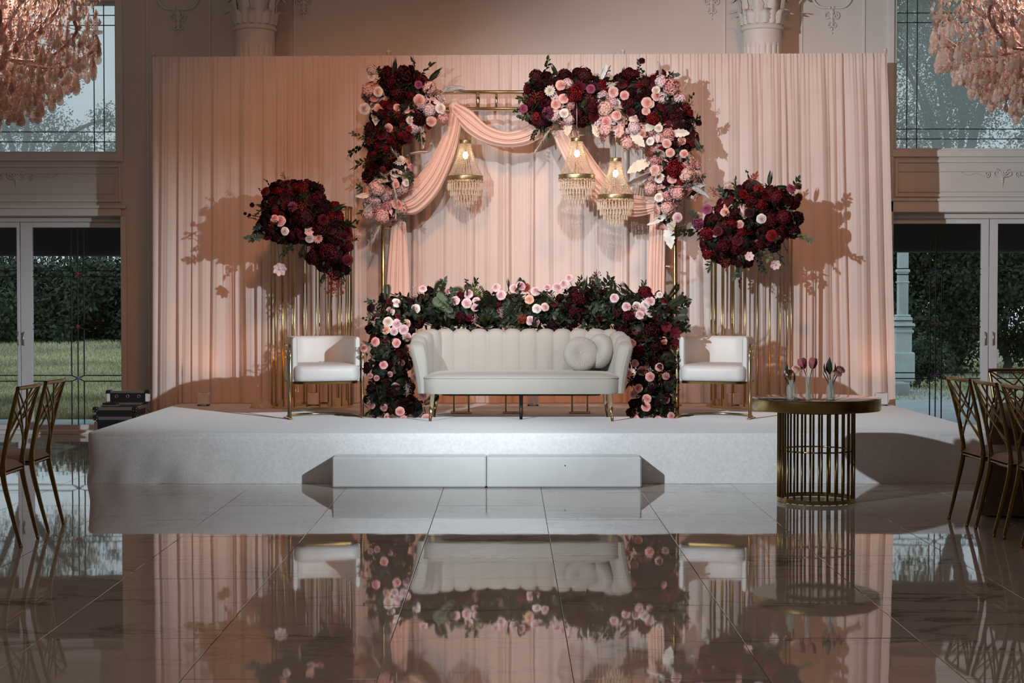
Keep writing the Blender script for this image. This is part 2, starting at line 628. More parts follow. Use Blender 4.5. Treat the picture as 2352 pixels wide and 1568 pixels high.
def door(name, label, x0, x1, g0, g1, zt, zb, vx, rows, hx, gems, ptop=509):
    """x0..x1 leaf, g0..g1 glass, rows = centre heights of the came crossings"""
    y = WY + 0.16
    d = thing(name, label, 'door', (0.5 * (x0 + x1), y, 0.0))
    d['kind'] = 'structure'
    ztop = wz(ptop)
    m = MB()
    for a, b, c, e in [(x0, g0, 0.005, ztop), (g1, x1, 0.005, ztop), (g0, g1, 0.005, zb), (g0, g1, zt, ztop)]:
        m.bbox(a, b, y - 0.025, y + 0.025, c, e, 0.004)
    m.build('door_leaf', M_DOOR, d, True, False)
    MB().box(g0, g1, y - 0.003, y + 0.003, zb, zt).build('pane', M_GLASS, d, True, False)
    h = 0.032
    c = MB()
    for xv in (vx[0], vx[2]):
        segs = [zt] + [z + s * h for z in rows for s in (1, -1)] + [zb]
        for a, b in zip(segs[0::2], segs[1::2]):
            line(c, [(xv, a), (xv, b)], 0.0055, y - 0.006)
    line(c, [(vx[1], zt), (vx[1], zb)], 0.0055, y - 0.007)
    c.build('upright_cames', M_CAME, d, True, False)['kind'] = 'stuff'
    for k, z in enumerate(rows):
        c = MB()
        for s in (1, -1):
            line(c, [(g0, z + s * h), (vx[0], z + s * h), (vx[1], z)], 0.0055, y - 0.006)
            line(c, [(g1, z + s * h), (vx[2], z + s * h), (vx[1], z)], 0.0055, y - 0.006)
        cr = c.build('came_crossing', M_CAME, d, True, False)
        q = MB()
        r = 0.026
        q.add([(vx[1] - r, y - 0.012, z), (vx[1], y - 0.012, z - r), (vx[1] + r, y - 0.012, z), (vx[1], y - 0.012, z + r), (vx[1], y - 0.022, z)],
              [(0, 1, 4), (1, 2, 4), (2, 3, 4), (3, 0, 4)])
        q.build('diamond_gem', M_GEM if gems[k] else M_GEM2, d, True, False)
    z = wz(778)
    b = MB().tube([(hx, y - 0.02, z - 0.07), (hx, y - 0.05, z - 0.065), (hx, y - 0.05, z + 0.065), (hx, y - 0.02, z + 0.07)], 0.008, 8)
    b.build('door_handle', M_SILVER, d, True)
    return d


zt, zb = wz(521), wz(977)
lr = [wz(628), wz(750), wz(870)]
door('door_1', 'white framed leaded glass door whose glass looks on the dry lawn slope', wx(39), wx(277), wx(66), wx(273), zt, zb, [wx(155), wx(170), wx(184)], lr, wx(46), (1, 1, 0))
door('door_2', 'white glass door leaf hinged at the hall corner side of the lawn doors', wx(-186), wx(37), wx(-178), wx(30), zt, zb, [wx(-92), wx(-77), wx(-63)], lr, wx(33), (1, 1, 0))
zt, zb = wz(512), wz(977)
rr_ = [wz(623), wz(744), wz(864)]
door('door_3', 'white framed leaded glass door with the porch column seen through it', wx(2050), wx(2279), wx(2056), wx(2262), zt, zb, [wx(2145), wx(2158), wx(2172)], rr_, wx(2271), (0, 0, 0), 501)
door('door_4', 'white glass door leaf beyond the gold chairs at the brown table', wx(2281), wx(2516), wx(2300), wx(2507), zt, zb, [wx(2389), wx(2403), wx(2417)], rr_, wx(2289), (0, 0, 0), 501)

# thresholds, casings, panel mouldings
nt_ = [0]


def trim(m, parent=None):
    nt_[0] += 1
    return struct(m.build('trim_%d' % nt_[0], M_TRIM, smooth=False))


trim(MB().bbox(LOX0, LOX1, WY + 0.10, WY + 0.22, wz(508.5), LOZ + 0.01, 0.006))
trim(MB().bbox(ROX0, ROX1, WY + 0.10, WY + 0.22, wz(500.5), ROZ + 0.01, 0.006))
trim(MB().bbox(LOX0, LOX1, WY - 0.03, WY + 0.28, 0, 0.045, 0.006))
trim(MB().bbox(ROX0, ROX1, WY - 0.03, WY + 0.28, 0, 0.045, 0.006))


def frame(px0, px1, py0, py1, w=0.035, d=0.02):
    x0, x1, z1, z0 = wx(px0), wx(px1), wz(py0), wz(py1)
    m = MB()
    for a, b, c, e in [(x0, x0 + w, z0, z1), (x1 - w, x1, z0, z1), (x0 + w, x1 - w, z0, z0 + w), (x0 + w, x1 - w, z1 - w, z1)]:
        m.bbox(a, b, WY - d, WY + 0.01, c, e, 0.006)
    return m


def hbar(px0, px1, py0, py1, d):
    return MB().bbox(wx(px0), wx(px1), WY - d, WY + 0.01, wz(py1), wz(py0), 0.005)


trim(frame(-180, 281, 378, 464, 0.03, 0.025))
trim(frame(-170, 268, 396, 446, 0.015, 0.02))
trim(hbar(-190, 292, 472, 479, 0.05))
trim(hbar(-190, 281, 479, 496, 0.03))
trim(hbar(-190, 283, 352, 370, 0.035))
trim(MB().bbox(wx(279), wx(292), WY - 0.035, WY + 0.01, 0, LOZ, 0.006))
trim(MB().bbox(wx(269), wx(286), WY - 0.03, WY + 0.01, wz(372), ZC, 0.006))
trim(frame(2054, 2520, 367, 452, 0.03, 0.025))
trim(frame(2057, 2510, 392, 441, 0.012, 0.018))
trim(hbar(2040, 2520, 456, 462, 0.05))
trim(hbar(2040, 2520, 462, 487, 0.03))
trim(hbar(2040, 2520, 345, 360, 0.035))
trim(MB().bbox(wx(2036), wx(2050), WY - 0.03, WY + 0.01, 0, ZC, 0.006))
for px in (342, 485, 679, 1662, 1838, 1981):
    trim(MB().bbox(wx(px) - 0.012, wx(px) + 0.012, WY - 0.015, WY + 0.01, 0, ZC, 0.004))


def scroll(cx, cy, r, turns, a0, sgn, n=22):
    out = []
    for k in range(n):
        t = k / (n - 1)
        a = a0 + sgn * turns * 2 * math.pi * t
        rr = r * (1 - 0.8 * t)
        out.append((cx + rr * math.cos(a), WY - 0.012, cy + rr * math.sin(a)))
    return out


def ornament(px, py, s, name='wall_ornament', label=''):
    x, z = wx(px), wz(py)
    o = thing(name, label, 'moulding', (x, WY, z - 0.25 * s))
    o['kind'] = 'structure'
    m = MB()
    for g in (-1, 1):
        m.tube(spline([(x + g * 0.02 * s, WY - 0.01, z + 0.02 * s), (x + g * 0.14 * s, WY - 0.014, z + 0.03 * s), (x + g * 0.21 * s, WY - 0.014, z + 0.12 * s),
                       (x + g * 0.17 * s, WY - 0.012, z + 0.2 * s), (x + g * 0.26 * s, WY - 0.012, z + 0.26 * s), (x + g * 0.42 * s, WY - 0.012, z + 0.3 * s)], 20), [0.016 * s] * 12 + [0.012 * s] * 8, 6)
        m.tube(scroll(x + g * 0.19 * s, z + 0.17 * s, 0.05 * s, 1.3, 0, g), 0.01 * s, 5)
        m.tube(scroll(x + g * 0.045 * s, z - 0.07 * s, 0.04 * s, 1.2, 1.5, -g), 0.009 * s, 5)
        m.tube(scroll(x + g * 0.03 * s, z - 0.17 * s, 0.03 * s, 1.2, 1.5, g), 0.008 * s, 5)
    m.build('scrollwork', M_TRIM, o, True)
    m = MB()
    for k in range(6):
        m.sphere((x, WY - 0.01, z - 0.03 * s - k * 0.045 * s), (0.03 - 0.004 * k) * s, 8, 5, (1, 0.6, 1.3))
    m.build('husk_drop', M_TRIM, o, True)
    return o


def foliate(px, py, label=''):
    x, z = wx(px), wz(py)
    o = thing('wall_ornament', label, 'moulding', (x, WY, z - 0.1))
    o['kind'] = 'structure'
    m = MB()
    for g in (-1, 1):
        m.tube(scroll(x + g * 0.07, z + 0.03, 0.045, 1.3, 1.5, g), 0.007, 5)
        m.tube(scroll(x + g * 0.17, z + 0.02, 0.035, 1.3, 4.7, -g), 0.006, 5)
        m.tube(spline([(x + g * 0.2, WY - 0.008, z + 0.0), (x + g * 0.3, WY - 0.008, z + 0.03), (x + g * 0.38, WY - 0.008, z + 0.01), (x + g * 0.45, WY - 0.008, z + 0.04)], 12), 0.006, 5)
    m.build('scrollwork', M_TRIM, o, True)
    m = MB()
    for k in range(-3, 4):
        a = k * 0.42
        m.tube([(x, WY - 0.005, z - 0.02), (x + 0.05 * math.sin(a), WY - 0.016, z - 0.02 + 0.06 * math.cos(a)), (x + 0.08 * math.sin(a), WY - 0.008, z - 0.02 + 0.085 * math.cos(a))], [0.004, 0.011, 0.003], 5)
    for k in range(4):
        m.sphere((x, WY - 0.008, z - 0.035 - k * 0.028), 0.016 - 0.003 * k, 8, 5, (1, 0.6, 1.2))
    m.build('palmette', M_TRIM, o, True)
    return o


ornament(413, 26, 1.05, label='scrolled plaster ornament on the wall beside the lawn window')
ornament(700, -10, 1.0, label='scrolled plaster ornament on the wall inside the fluted column of the darker side')
ornament(1632, -10, 1.0, label='scrolled plaster ornament on the wall inside the fluted column of the brighter side')
ornament(1907, 22, 1.0, label='scrolled plaster ornament on the wall beside the hazy tree window')
foliate(40, 410, label='small plaster ornament on the panel over the lawn doors')
foliate(2300, 404, label='small plaster ornament on the panel over the porch doors')


# ---------------------------------------------------------------- fluted columns
def column(px, label):
    y = 17.42
    c = P(px, 686, y)
    X = c.x
    o = thing('wall_column', label, 'column', (X, y, 0), group='fluted wall columns')
    R = sz(45, y)
    zr = P(px, 66, y).z
    nf = 20

    def flute(a, t):
        return 1 - 0.05 * max(0, math.sin(a * nf)) ** 0.7

    MB().lathe([(R * 1.03, 0.35), (R, zr - 0.17)], 160, (X, y, 0), flute).build('fluted_shaft', M_TRIM, o, True)
    MB().lathe([(R * 0.99, zr - 0.2), (R * 0.99, zr - 0.03)], 40, (X, y, 0)).build('shaft_neck', M_TRIM, o, True)
    MB().lathe([(R, zr - 0.03), (R * 1.07, zr - 0.025), (R * 1.1, zr - 0.005), (R * 1.05, zr + 0.01), (R * 1.03, zr + 0.03), (R * 0.95, zr + 0.035)], 40, (X, y, 0)).build('neck_ring', M_TRIM, o, True)
    MB().lathe([(R * 0.95, zr + 0.03), (R * 0.95, zr + 0.25), (R * 1.05, zr + 0.4), (R * 1.3, zr + 0.5), (R * 1.3, zr + 0.58)], 32, (X, y, 0)).build('capital_bell', M_TRIM, o, True)
    MB().lathe([(R * 1.35, 0), (R * 1.35, 0.1), (R * 1.2, 0.15), (R * 1.25, 0.25), (R * 1.05, 0.35)], 32, (X, y, 0)).build('column_base', M_TRIM, o, True)
    MB().bbox(X - 0.34, X + 0.34, y - 0.34, y + 0.34, zr + 0.58, zr + 0.66, 0.02).build('abacus', M_TRIM, o, True, False)

    def leaf(hh, ww):
        def fn(u, v):
            w = ww * (math.sin(math.pi * min(1, 0.2 + 0.75 * v)) ** 0.6) * (1 + 0.12 * math.sin(v * 26))
            s = (u - 0.5) * 2
            out = 0.02 + 0.03 * v + (0.09 * max(0, v - 0.72) / 0.28) ** 1.0 - 0.02 * s * s
            z = hh * (v if v < 0.86 else 0.86 - 0.9 * (v - 0.86))
            return (s * w, -out - 0.012 * (1 - abs(s)), z)
        return MB().grid(fn, 7, 14).mesh('acanthus_leaf', M_TRIM)
    l1, l2 = leaf(0.17, 0.055), leaf(0.36, 0.062)
    for k in range(8):
        a = 2 * math.pi * k / 8
        for me, off, rr in ((l1, 0, R * 0.96), (l2, 0.5, R * 0.93)):
            b = a + off * 2 * math.pi / 8
            put('acanthus_leaf', me, o, (rr * math.sin(b), -rr * math.cos(b), zr + 0.03), Quaternion((0, 0, 1), b))
    return o


column(588, 'fluted plaster column with leafy capital rising behind the darker end of the drape')
column(1748, 'fluted plaster column with leafy capital rising behind the brighter end of the drape')

# ================================================================== outdoors
M_LAWN = mat('lawn_soil', (0.32, 0.32, 0.20), 0.95, var=0.4, vscale=3)
M_PATH = mat('grey_concrete', (0.40, 0.45, 0.47), 0.9, var=0.1, vscale=2)
M_LEAFD = mat('shaded_leaf', (0.038, 0.060, 0.032), 0.7, var=0.5, vscale=1.0)  # porch shade over the shrubs is put into this leaf colour
M_LEAFM = mat('oak_leaf', (0.13, 0.18, 0.10), 0.8, var=0.3, vscale=1.2, transl=0.35)
M_LEAFH = mat('tree_leaf', (0.15, 0.20, 0.11), 0.8, var=0.4, vscale=0.8, transl=0.4)
M_BARK = mat('bark', (0.13, 0.125, 0.115), 0.9)
M_SOFFIT = mat('dark_porch_timber', (0.05, 0.055, 0.05), 0.8)
M_PORCHCOL = mat('porch_column_paint', (0.62, 0.68, 0.68), 0.6)
M_BLADE = mat('grass_blade', (0.50, 0.48, 0.31), 0.9, var=0.55, vscale=0.35)

GY0 = WY + T + 0.02
g = MB()


def ground(x, y):
    if y < 21 or x > 2:
        return -0.06
    return -0.06 + 0.62 * ((y - 21) / 19) ** 1.2 if y < 40 else 0.56 + (y - 40) * 0.01


g.grid(lambda u, v: (-40 + 80 * u, GY0 + 70 * v, ground(-40 + 80 * u, GY0 + 70 * v)), 41, 50)
lawn = struct(g.build('outer_ground', M_LAWN), 'dry lawn rising to the trees outside the doors')
lawn['kind'] = 'stuff'
lawn['category'] = 'lawn'
b = MB()
rg = random.Random(3)
for _ in range(42000):
    y = 20.7 + 19 * rg.random() ** 1.5
    x = rg.uniform(-0.34 * y - 0.2, -0.215 * y + 0.3) if rg.random() < 0.8 else rg.uniform(0.23 * y, 0.34 * y)
    if x > 0 and y < 24.5:
        if x > 4.9 + (y - 20.7) * 0.2:
            continue
    z = ground(x, y)
    hgt = rg.uniform(0.03, 0.08)
    dx, dy = rg.gauss(0, 0.03), rg.gauss(0, 0.03)
    b.add([(x - 0.012, y, z), (x + 0.012, y, z), (x + dx, y + dy, z + hgt)], [(0, 1, 2)])
gb = b.build('grass_blades', M_BLADE, smooth=False)
tag(gb, 'short dry grass covering the lawn outside the doors', 'grass', kind='stuff')
tag(MB().box(-9, -3.8, GY0, 20.55, -0.10, -0.04).build('garden_path', M_PATH, smooth=False), 'grey paved strip along the lawn outside the doors', 'path')
tag(MB().box(-30, -6, 40.2, 46, 0.45, 0.66).build('garden_road', M_PATH, smooth=False), 'pale road at the top of the lawn under the trees', 'road')
m = MB()
m.add([(3.6, GY0, -0.04), (9.5, GY0, -0.04), (9.5, 21.5, -0.04), (7.0, 27.5, -0.04), (4.5, 27.5, -0.04), (4.9, 22, -0.04)], [(0, 1, 2, 3, 4, 5)])
m.add([(3.6, GY0, -0.1), (9.5, GY0, -0.1), (9.5, 21.5, -0.1), (7.0, 27.5, -0.1), (4.5, 27.5, -0.1), (4.9, 22, -0.1)], [(5, 4, 3, 2, 1, 0)])
tag(m.build('porch_walk', M_PATH, smooth=False), 'pale concrete walk curving past the porch column', 'path')
tag(MB().bbox(3.5, 6.3, 25.6, 27.0, -0.05, 0.16, 0.02).build('porch_step', M_PATH, smooth=False), 'low concrete slab under the white porch column', 'step')

# porch beam across both doors
for x0, x1, lb in ((-12, -3.6, 'dark porch beam outside the lawn doors'), (3.4, 12, 'dark porch beam outside the porch walk doors')):
    z0 = P(1169, 588 if x0 < 0 else 579, 20.3).z
    tag(MB().bbox(x0, x1, 20.2, 20.45, z0, z0 + 0.75, 0.02).build('porch_beam', M_SOFFIT, smooth=False), lb, 'beam')
    tag(MB().bbox(x0, x1, GY0 - 0.02, 20.2, z0 + 0.55, z0 + 0.72, 0.02).build('porch_ceiling', M_SOFFIT, smooth=False), lb.replace('beam', 'ceiling'), 'ceiling')

# porch column seen through the door
py_ = 26.3
c = P(2073, 686, py_)
pc = thing('porch_column', 'white square porch column on a pedestal outside the glass door', 'column', (c.x, py_, 0.16))


def zz(py):
    return P(2073, py, py_).z


def sqr(m, hw, z0, z1, b=0.01):
    m.bbox(c.x - hw, c.x + hw, py_ - hw, py_ + hw, z0, z1, b)
    return m


sqr(MB(), sz(11, py_), zz(752), zz(570)).build('shaft', M_PORCHCOL, pc, True, False)
for a, bb, w in ((618, 626, 14), (646, 650, 14), (722, 728, 16), (728, 742, 19), (742, 752, 24), (757, 764, 22)):
    sqr(MB(), sz(w, py_), zz(bb), zz(a), 0.015).build('moulding', M_PORCHCOL, pc, True, False)
sqr(MB(), sz(18, py_), zz(810), zz(750)).build('pedestal', M_PORCHCOL, pc, True, False)
sqr(MB(), sz(24, py_), 0.15, zz(808), 0.02).build('pedestal_foot', M_PORCHCOL, pc, True, False)
m = MB()
for k in range(14):
    z = zz(718) + (zz(652) - zz(718)) * k / 13
    m.box(c.x - 0.075, c.x + 0.075, py_ - sz(11, py_) - 0.006, py_ - sz(11, py_) + 0.002, z, z + 0.012, Matrix.Rotation(0.7, 3, 'Y'), Vector((c.x, py_ - 0.08, z)))
m.build('rope_carving', M_PORCHCOL, pc, True, False)['kind'] = 'stuff'


def leafcloud(m, c, r, n, s, rnd, sc=(1, 1, 1), shell=0.3):
    for _ in range(n):
        d = Vector((rnd.gauss(0, 1), rnd.gauss(0, 1), rnd.gauss(0, 1))).normalized()
        rr = r * (shell + (1 - shell) * rnd.random())
        p = Vector(c) + Vector((d.x * sc[0], d.y * sc[1], d.z * sc[2])) * rr
        a = Vector((rnd.gauss(0, 1), rnd.gauss(0, 1), rnd.gauss(0, 1))).normalized()
        bb = a.cross(d)
        if bb.length < 0.05:
            continue
        bb.normalize()
        q = s * rnd.uniform(0.6, 1.3)
        m.add([p - a * q, p + bb * q * 0.5, p + a * q, p - bb * q * 0.5], [(0, 1, 2, 3)])


def tree(name, label, x, y, blobs, lm, n, ls, trunk_h, group, seed, tr=0.25, core=0.0):
    rnd = random.Random(seed)
    z0 = ground(x, y)
    o = thing(name, label, 'tree' if trunk_h > 0.6 else 'bush', (x, y, z0), group=group)
    m = MB()
    for (bx, by, bz, r) in blobs:
        leafcloud(m, (x + bx, y + by, bz), r, int(n * r * r), ls, rnd)
    m.build('foliage', lm, o, True, False)['kind'] = 'stuff'
    if core:
        m = MB()
        for (bx, by, bz, r) in blobs:
            m.sphere((x + bx, y + by, bz), r * core, 10, 7)
        m.build('inner_mass', lm, o, True)['kind'] = 'stuff'
    t = MB()
    t.tube(spline([(x, y, z0 - 0.05), (x + 0.1, y, z0 + trunk_h * 0.5), (x, y, z0 + trunk_h)], 8), [tr * (1 - 0.05 * k) for k in range(8)], 7)
    for (bx, by, bz, r) in blobs[:7]:
        t.tube(spline([(x, y, z0 + trunk_h * 0.8), (x + bx * 0.5, y + by * 0.5, (z0 + trunk_h + bz) * 0.5 + 0.2), (x + bx, y + by, bz)], 6), [tr * 0.5, tr * 0.42, tr * 0.34, tr * 0.26, tr * 0.2, tr * 0.12], 5)
    t.build('trunk', M_BARK, o, True)
    return o


rb = random.Random(11)


def blobset(n, w, z0, z1, r0, r1):
    return [(rb.uniform(-w, w), rb.uniform(-1.2, 1.2), rb.uniform(z0, z1), rb.uniform(r0, r1)) for _ in range(n)]


tree('oak_tree', 'spreading oak with open sage foliage against the pale sky', -13.4, 45, [(0.6, 0, 6.0, 1.1), (-0.6, 0, 6.4, 1.2), (1.6, 0, 5.6, 0.8), (0.3, 0, 7.1, 0.8), (-1.6, 0, 6.9, 1.2), (2.3, 0, 6.4, 0.55),
     (1.1, 0, 4.9, 0.8), (-1.2, 0, 5.1, 1.0), (2.2, 0, 5.0, 0.5), (-2.4, 0, 6.2, 1.1), (1.3, 0, 7.4, 0.45), (2.5, 0, 5.6, 0.35)], M_LEAFM, 2300, 0.042, 4.3, 'tall trees behind the hall', 1)
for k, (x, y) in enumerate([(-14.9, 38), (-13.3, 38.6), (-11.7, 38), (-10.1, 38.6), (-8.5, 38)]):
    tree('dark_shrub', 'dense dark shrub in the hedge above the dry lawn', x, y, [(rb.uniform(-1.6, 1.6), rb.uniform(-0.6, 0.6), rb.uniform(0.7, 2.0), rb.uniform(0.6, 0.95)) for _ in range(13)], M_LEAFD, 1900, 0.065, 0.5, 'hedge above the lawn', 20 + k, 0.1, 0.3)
for k, (x, y, w) in enumerate([(9.3, 34, 1.8), (12.2, 33, 2.0)]):
    tree('tall_tree', ('tall hazy tree outside the window next to the drape', 'tall hazy tree outside the window above the gold dining chairs')[k], x, y, [(rb.uniform(-w, w), rb.uniform(-1, 1), rb.uniform(3.6, 8.8), rb.uniform(0.7, 1.2)) for _ in range(26)], M_LEAFH, 2600, 0.038, 4.2, 'tall hazy trees', 40 + k, 0.16)
for k, (x, y) in enumerate([(7.4, 33), (8.7, 32.4), (10.0, 33), (11.3, 32.4), (12.7, 33)]):
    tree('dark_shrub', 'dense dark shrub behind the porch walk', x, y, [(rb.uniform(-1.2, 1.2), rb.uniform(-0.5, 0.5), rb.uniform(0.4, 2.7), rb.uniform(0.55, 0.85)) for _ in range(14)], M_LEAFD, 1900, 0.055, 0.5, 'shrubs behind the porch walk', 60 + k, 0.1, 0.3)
tree('round_bush', 'low round green bush beside the porch walk', 7.0, 28.2, [(0, 0, 0.42, 0.5), (0.35, 0.1, 0.4, 0.42), (-0.35, 0, 0.38, 0.4), (0.1, -0.1, 0.6, 0.35)], mat('bush_leaf', (0.045, 0.07, 0.04), 0.7, var=0.4), 6500, 0.04, 0.3, None, 80, 0.06, 0.45)
# ================================================================== stage
SZ = 0.406
SX0, SX1 = PG(197, 994, SZ).x, PG(2285, 994, SZ).x
SY0, SY1 = PG(1200, 994, SZ).y, 17.0
stage = thing('stage_platform', 'long low stage covered in white velvet before the peach drape', 'stage', ((SX0 + SX1) / 2, (SY0 + SY1) / 2, 0))


CR = 0.10


def stage_edge(u):
    L1, L2, LA = SY1 - SY0 - CR, SX1 - SX0 - 2 * CR, math.pi / 2 * CR
    s = u * (2 * L1 + L2 + 2 * LA)
    so_ = s - L1
    if s < L1:
        return Vector((SX0, SY1 - s, 0)), Vector((-1, 0, 0)), so_
    s -= L1
    if s < LA:
        a = s / CR
        n = Vector((-math.cos(a), -math.sin(a), 0))
        return Vector((SX0 + CR, SY0 + CR, 0)) + n * CR, n, so_
    s -= LA
    if s < L2:
        return Vector((SX0 + CR + s, SY0, 0)), Vector((0, -1, 0)), so_
    s -= L2
    if s < LA:
        a = s / CR
        n = Vector((math.sin(a), -math.cos(a), 0))
        return Vector((SX1 - CR, SY0 + CR, 0)) + n * CR, n, so_
    s -= LA
    return Vector((SX1, SY0 + CR + s, 0)), Vector((1, 0, 0)), so_


def skirt(u, v):
    p, n, s = stage_edge(u)
    z = SZ * (1 - v)
    out = 0.0
    if v < 0.06:
        out = -0.012 * (1 - v / 0.06) ** 2
    q = math.exp(-((s - 0.2) / 0.6) ** 2)
    w = math.sin(s * 11 - v * 3.0) * 0.5 + math.sin(s * 27 + v * 4 + 1) * 0.28 + math.sin(s * 6.3 - v * 5) * 0.3
    out += (0.005 + 0.045 * q) * w * v ** 1.4 + 0.012 * v
    if s > SX1 - SX0 - 0.8:
        out += 0.02 * math.sin(s * 9) * v
    p = p + n * out
    return (p.x, p.y, max(0.001, z - 0.002))


MB().grid(skirt, 520, 14).build('velvet_skirt', M_VELVET, stage, True)
ol = []
for k in range(9):
    a = math.pi / 2 * k / 8
    ol.append((SX0 + CR - CR * math.cos(a), SY0 + CR - CR * math.sin(a)))
for k in range(9):
    a = math.pi / 2 * k / 8
    ol.append((SX1 - CR + CR * math.sin(a), SY0 + CR - CR * math.cos(a)))
ol += [(SX1, SY1), (SX0, SY1)]
cxs, cys = (SX0 + SX1) / 2, (SY0 + SY1) / 2
m = MB()
vs = []
for ins, z in ((0.0, SZ - 0.06), (0.0, SZ - 0.012), (0.004, SZ - 0.003), (0.012, SZ)):
    vs += [(x - math.copysign(ins, x - cxs), y - math.copysign(ins, y - cys), z) for x, y in ol]
no = len(ol)
m.add(vs, [(i * no + k, i * no + (k + 1) % no, (i + 1) * no + (k + 1) % no, (i + 1) * no + k) for i in range(3) for k in range(no)] + [tuple(3 * no + k for k in range(no))])
m.build('velvet_top', M_VELVET, stage, True, auto=50)
for a, b in (((568, 948), (668, 964)), ((1036, 940), (820, 953))):
    p, q = PG(*a, SZ), PG(*b, SZ)
    d = (q - p).normalized()
    n = Vector((-d.y, d.x, 0)) * 0.008
    MB().add([p - n + Vector((0, 0, 0.002)), p + n + Vector((0, 0, 0.002)), q + n + Vector((0, 0, 0.002)), q - n + Vector((0, 0, 0.002))], [(0, 1, 2, 3)]).build('cover_seam', M_TAUPE, stage, True, False)

yf, yb = PG(1100, 1120.5, 0).y, SY0 - 0.02
for a, b, lb in ((762, 1116, 'plain white step box set against the stage, without the small screw hole'), (1117.5, 1474, 'white step box set against the stage, with a small screw hole')):
    x0, x1 = PG(a, 1120.5, 0).x, PG(b, 1120.5, 0).x
    s = thing('step_box', lb, 'step', ((x0 + x1) / 2, (yf + yb) / 2, 0))
    zt_ = P(1100, 1050, yf).z
    MB().bbox(x0, x1, yf, yb, 0.003, zt_, 0.012).build('box_body', M_STEP, s, True, False)
    if a > 1000:
        p = P(1298, 1069, yf)
        MB().sphere((p.x, yf + 0.001, p.z), 0.006, 8, 5).build('screw_hole', M_BLACK, s, True)

# ================================================================== peach drape
DY = 16.75
DTOP = P(1169, 126, DY).z


def hash1(n, s=0):
    return random.Random(n * 7919 + s * 104729).random()


def drape_panel(px0, px1, bx0, bx1, label, seed, top0, top1):
    x0, x1 = P(px0, 686, DY).x, P(px1, 686, DY).x
    b0, b1 = P(bx0, 686, DY).x, P(bx1, 686, DY).x
    o = thing('peach_drape', label, 'drape', ((x0 + x1) / 2, DY, SZ), group='peach backdrop drape')
    rnd = random.Random(seed)
    edges = [0.0]
    while edges[-1] < 1:
        edges.append(edges[-1] + rnd.choice((0.05, 0.075, 0.1, 0.14, 0.19, 0.24)) / (x1 - x0))
    amp = [rnd.uniform(0.022, 0.068) for _ in edges]
    fine = [rnd.uniform(0, 6.28) for _ in range(6)]
    n = int((x1 - x0) / 0.0085)
    rows = [0.0, 0.012, 0.024, 0.045, 0.08, 0.13, 0.2, 0.3, 0.42, 0.55, 0.7, 0.85, 0.94, 1.0]
    import bisect
    vs = []
    for i in range(n + 1):
        u = i / n
        k = min(bisect.bisect_right(edges, u) - 1, len(edges) - 2)
        t = (u - edges[k]) / (edges[k + 1] - edges[k])
        hump = (math.sin(math.pi * t)) ** 0.55
        xb_ = b0 + (b1 - b0) * u
        zb_ = SZ + 0.006 if SX0 - 0.02 < xb_ < SX1 + 0.02 else 0.012
        for j, v in enumerate(rows):
            xx = x0 + (x1 - x0) * u
            x = xx + (b0 + (b1 - b0) * u - xx) * v + 0.012 * math.sin(k * 2.3 + v * 3) * v
            zt = DTOP + top0 + (top1 - top0) * u
            z = zt + (zb_ - zt) * v
            g = min(1, v / 0.16)
            big = amp[k] * hump * (0.25 + 0.75 * g) * (1 + 0.4 * v)
            fn_ = 0.007 * math.sin(xx * 170 + fine[1] + 2 * math.sin(xx * 9)) + 0.005 * math.sin(xx * 97 + fine[2])
            y = DY + 0.02 - big - fn_ * (1 - 0.75 * g) - 0.004 * math.sin(xx * 60 + fine[3])
            if 0.0 < v < 0.045:
                y -= 0.010
            vs.append((x, y, z))
    m = MB()
    r = len(rows)
    m.add(vs, [(i * r + j, i * r + j + 1, (i + 1) * r + j + 1, (i + 1) * r + j) for i in range(n) for j in range(r - 1)])
    m.build('pleated_cloth', M_DRAPE, o, True)
    return o


drape_panel(352, 895, 344, 897, 'pleated peach drape panel behind the flower stand with the drooping spray', 1, -0.02, -0.005)
drape_panel(891, 1432, 889, 1434, 'pleated peach drape panel behind the sofa and arch', 2, -0.005, 0.01)
drape_panel(1428, 2034, 1426, 2056, 'pleated peach drape panel behind the flower stand near the small round table', 3, 0.01, 0.02)
fr = thing('backdrop_stand', 'slim pole frame holding up the peach drape', 'frame', (P(1192, 686, DY).x, DY + 0.05, SZ))
for px, k in ((353, -0.02), (893, 0), (1430, 0.01), (2032, 0.02)):
    x = P(px, 686, DY).x
    z0 = SZ if SX0 < x < SX1 else 0.0
    MB().lathe([(0.022, z0), (0.022, DTOP + 0.03 + k), (0.026, DTOP + 0.032 + k), (0.02, DTOP + 0.055 + k), (0.002, DTOP + 0.058 + k)], 12, (x, DY + 0.055, 0)).build('upright', M_DRAPE, fr, True)
MB().tube([(P(353, 686, DY).x, DY + 0.05, DTOP - 0.045), (P(2032, 686, DY).x, DY + 0.05, DTOP - 0.005)], 0.018, 8).build('crossbar', M_SILVER, fr, True)

# ================================================================== gold arch
AY = 16.40
arch = thing('gold_arch', 'tall gold ladder-sided tube arch in front of the peach drape', 'arch', (P(1215, 686, AY).x, AY, SZ))
R_ = 0.021


def ax(px):
    return P(px, 686, AY).x


def az(py):
    return P(1169, py, AY).z


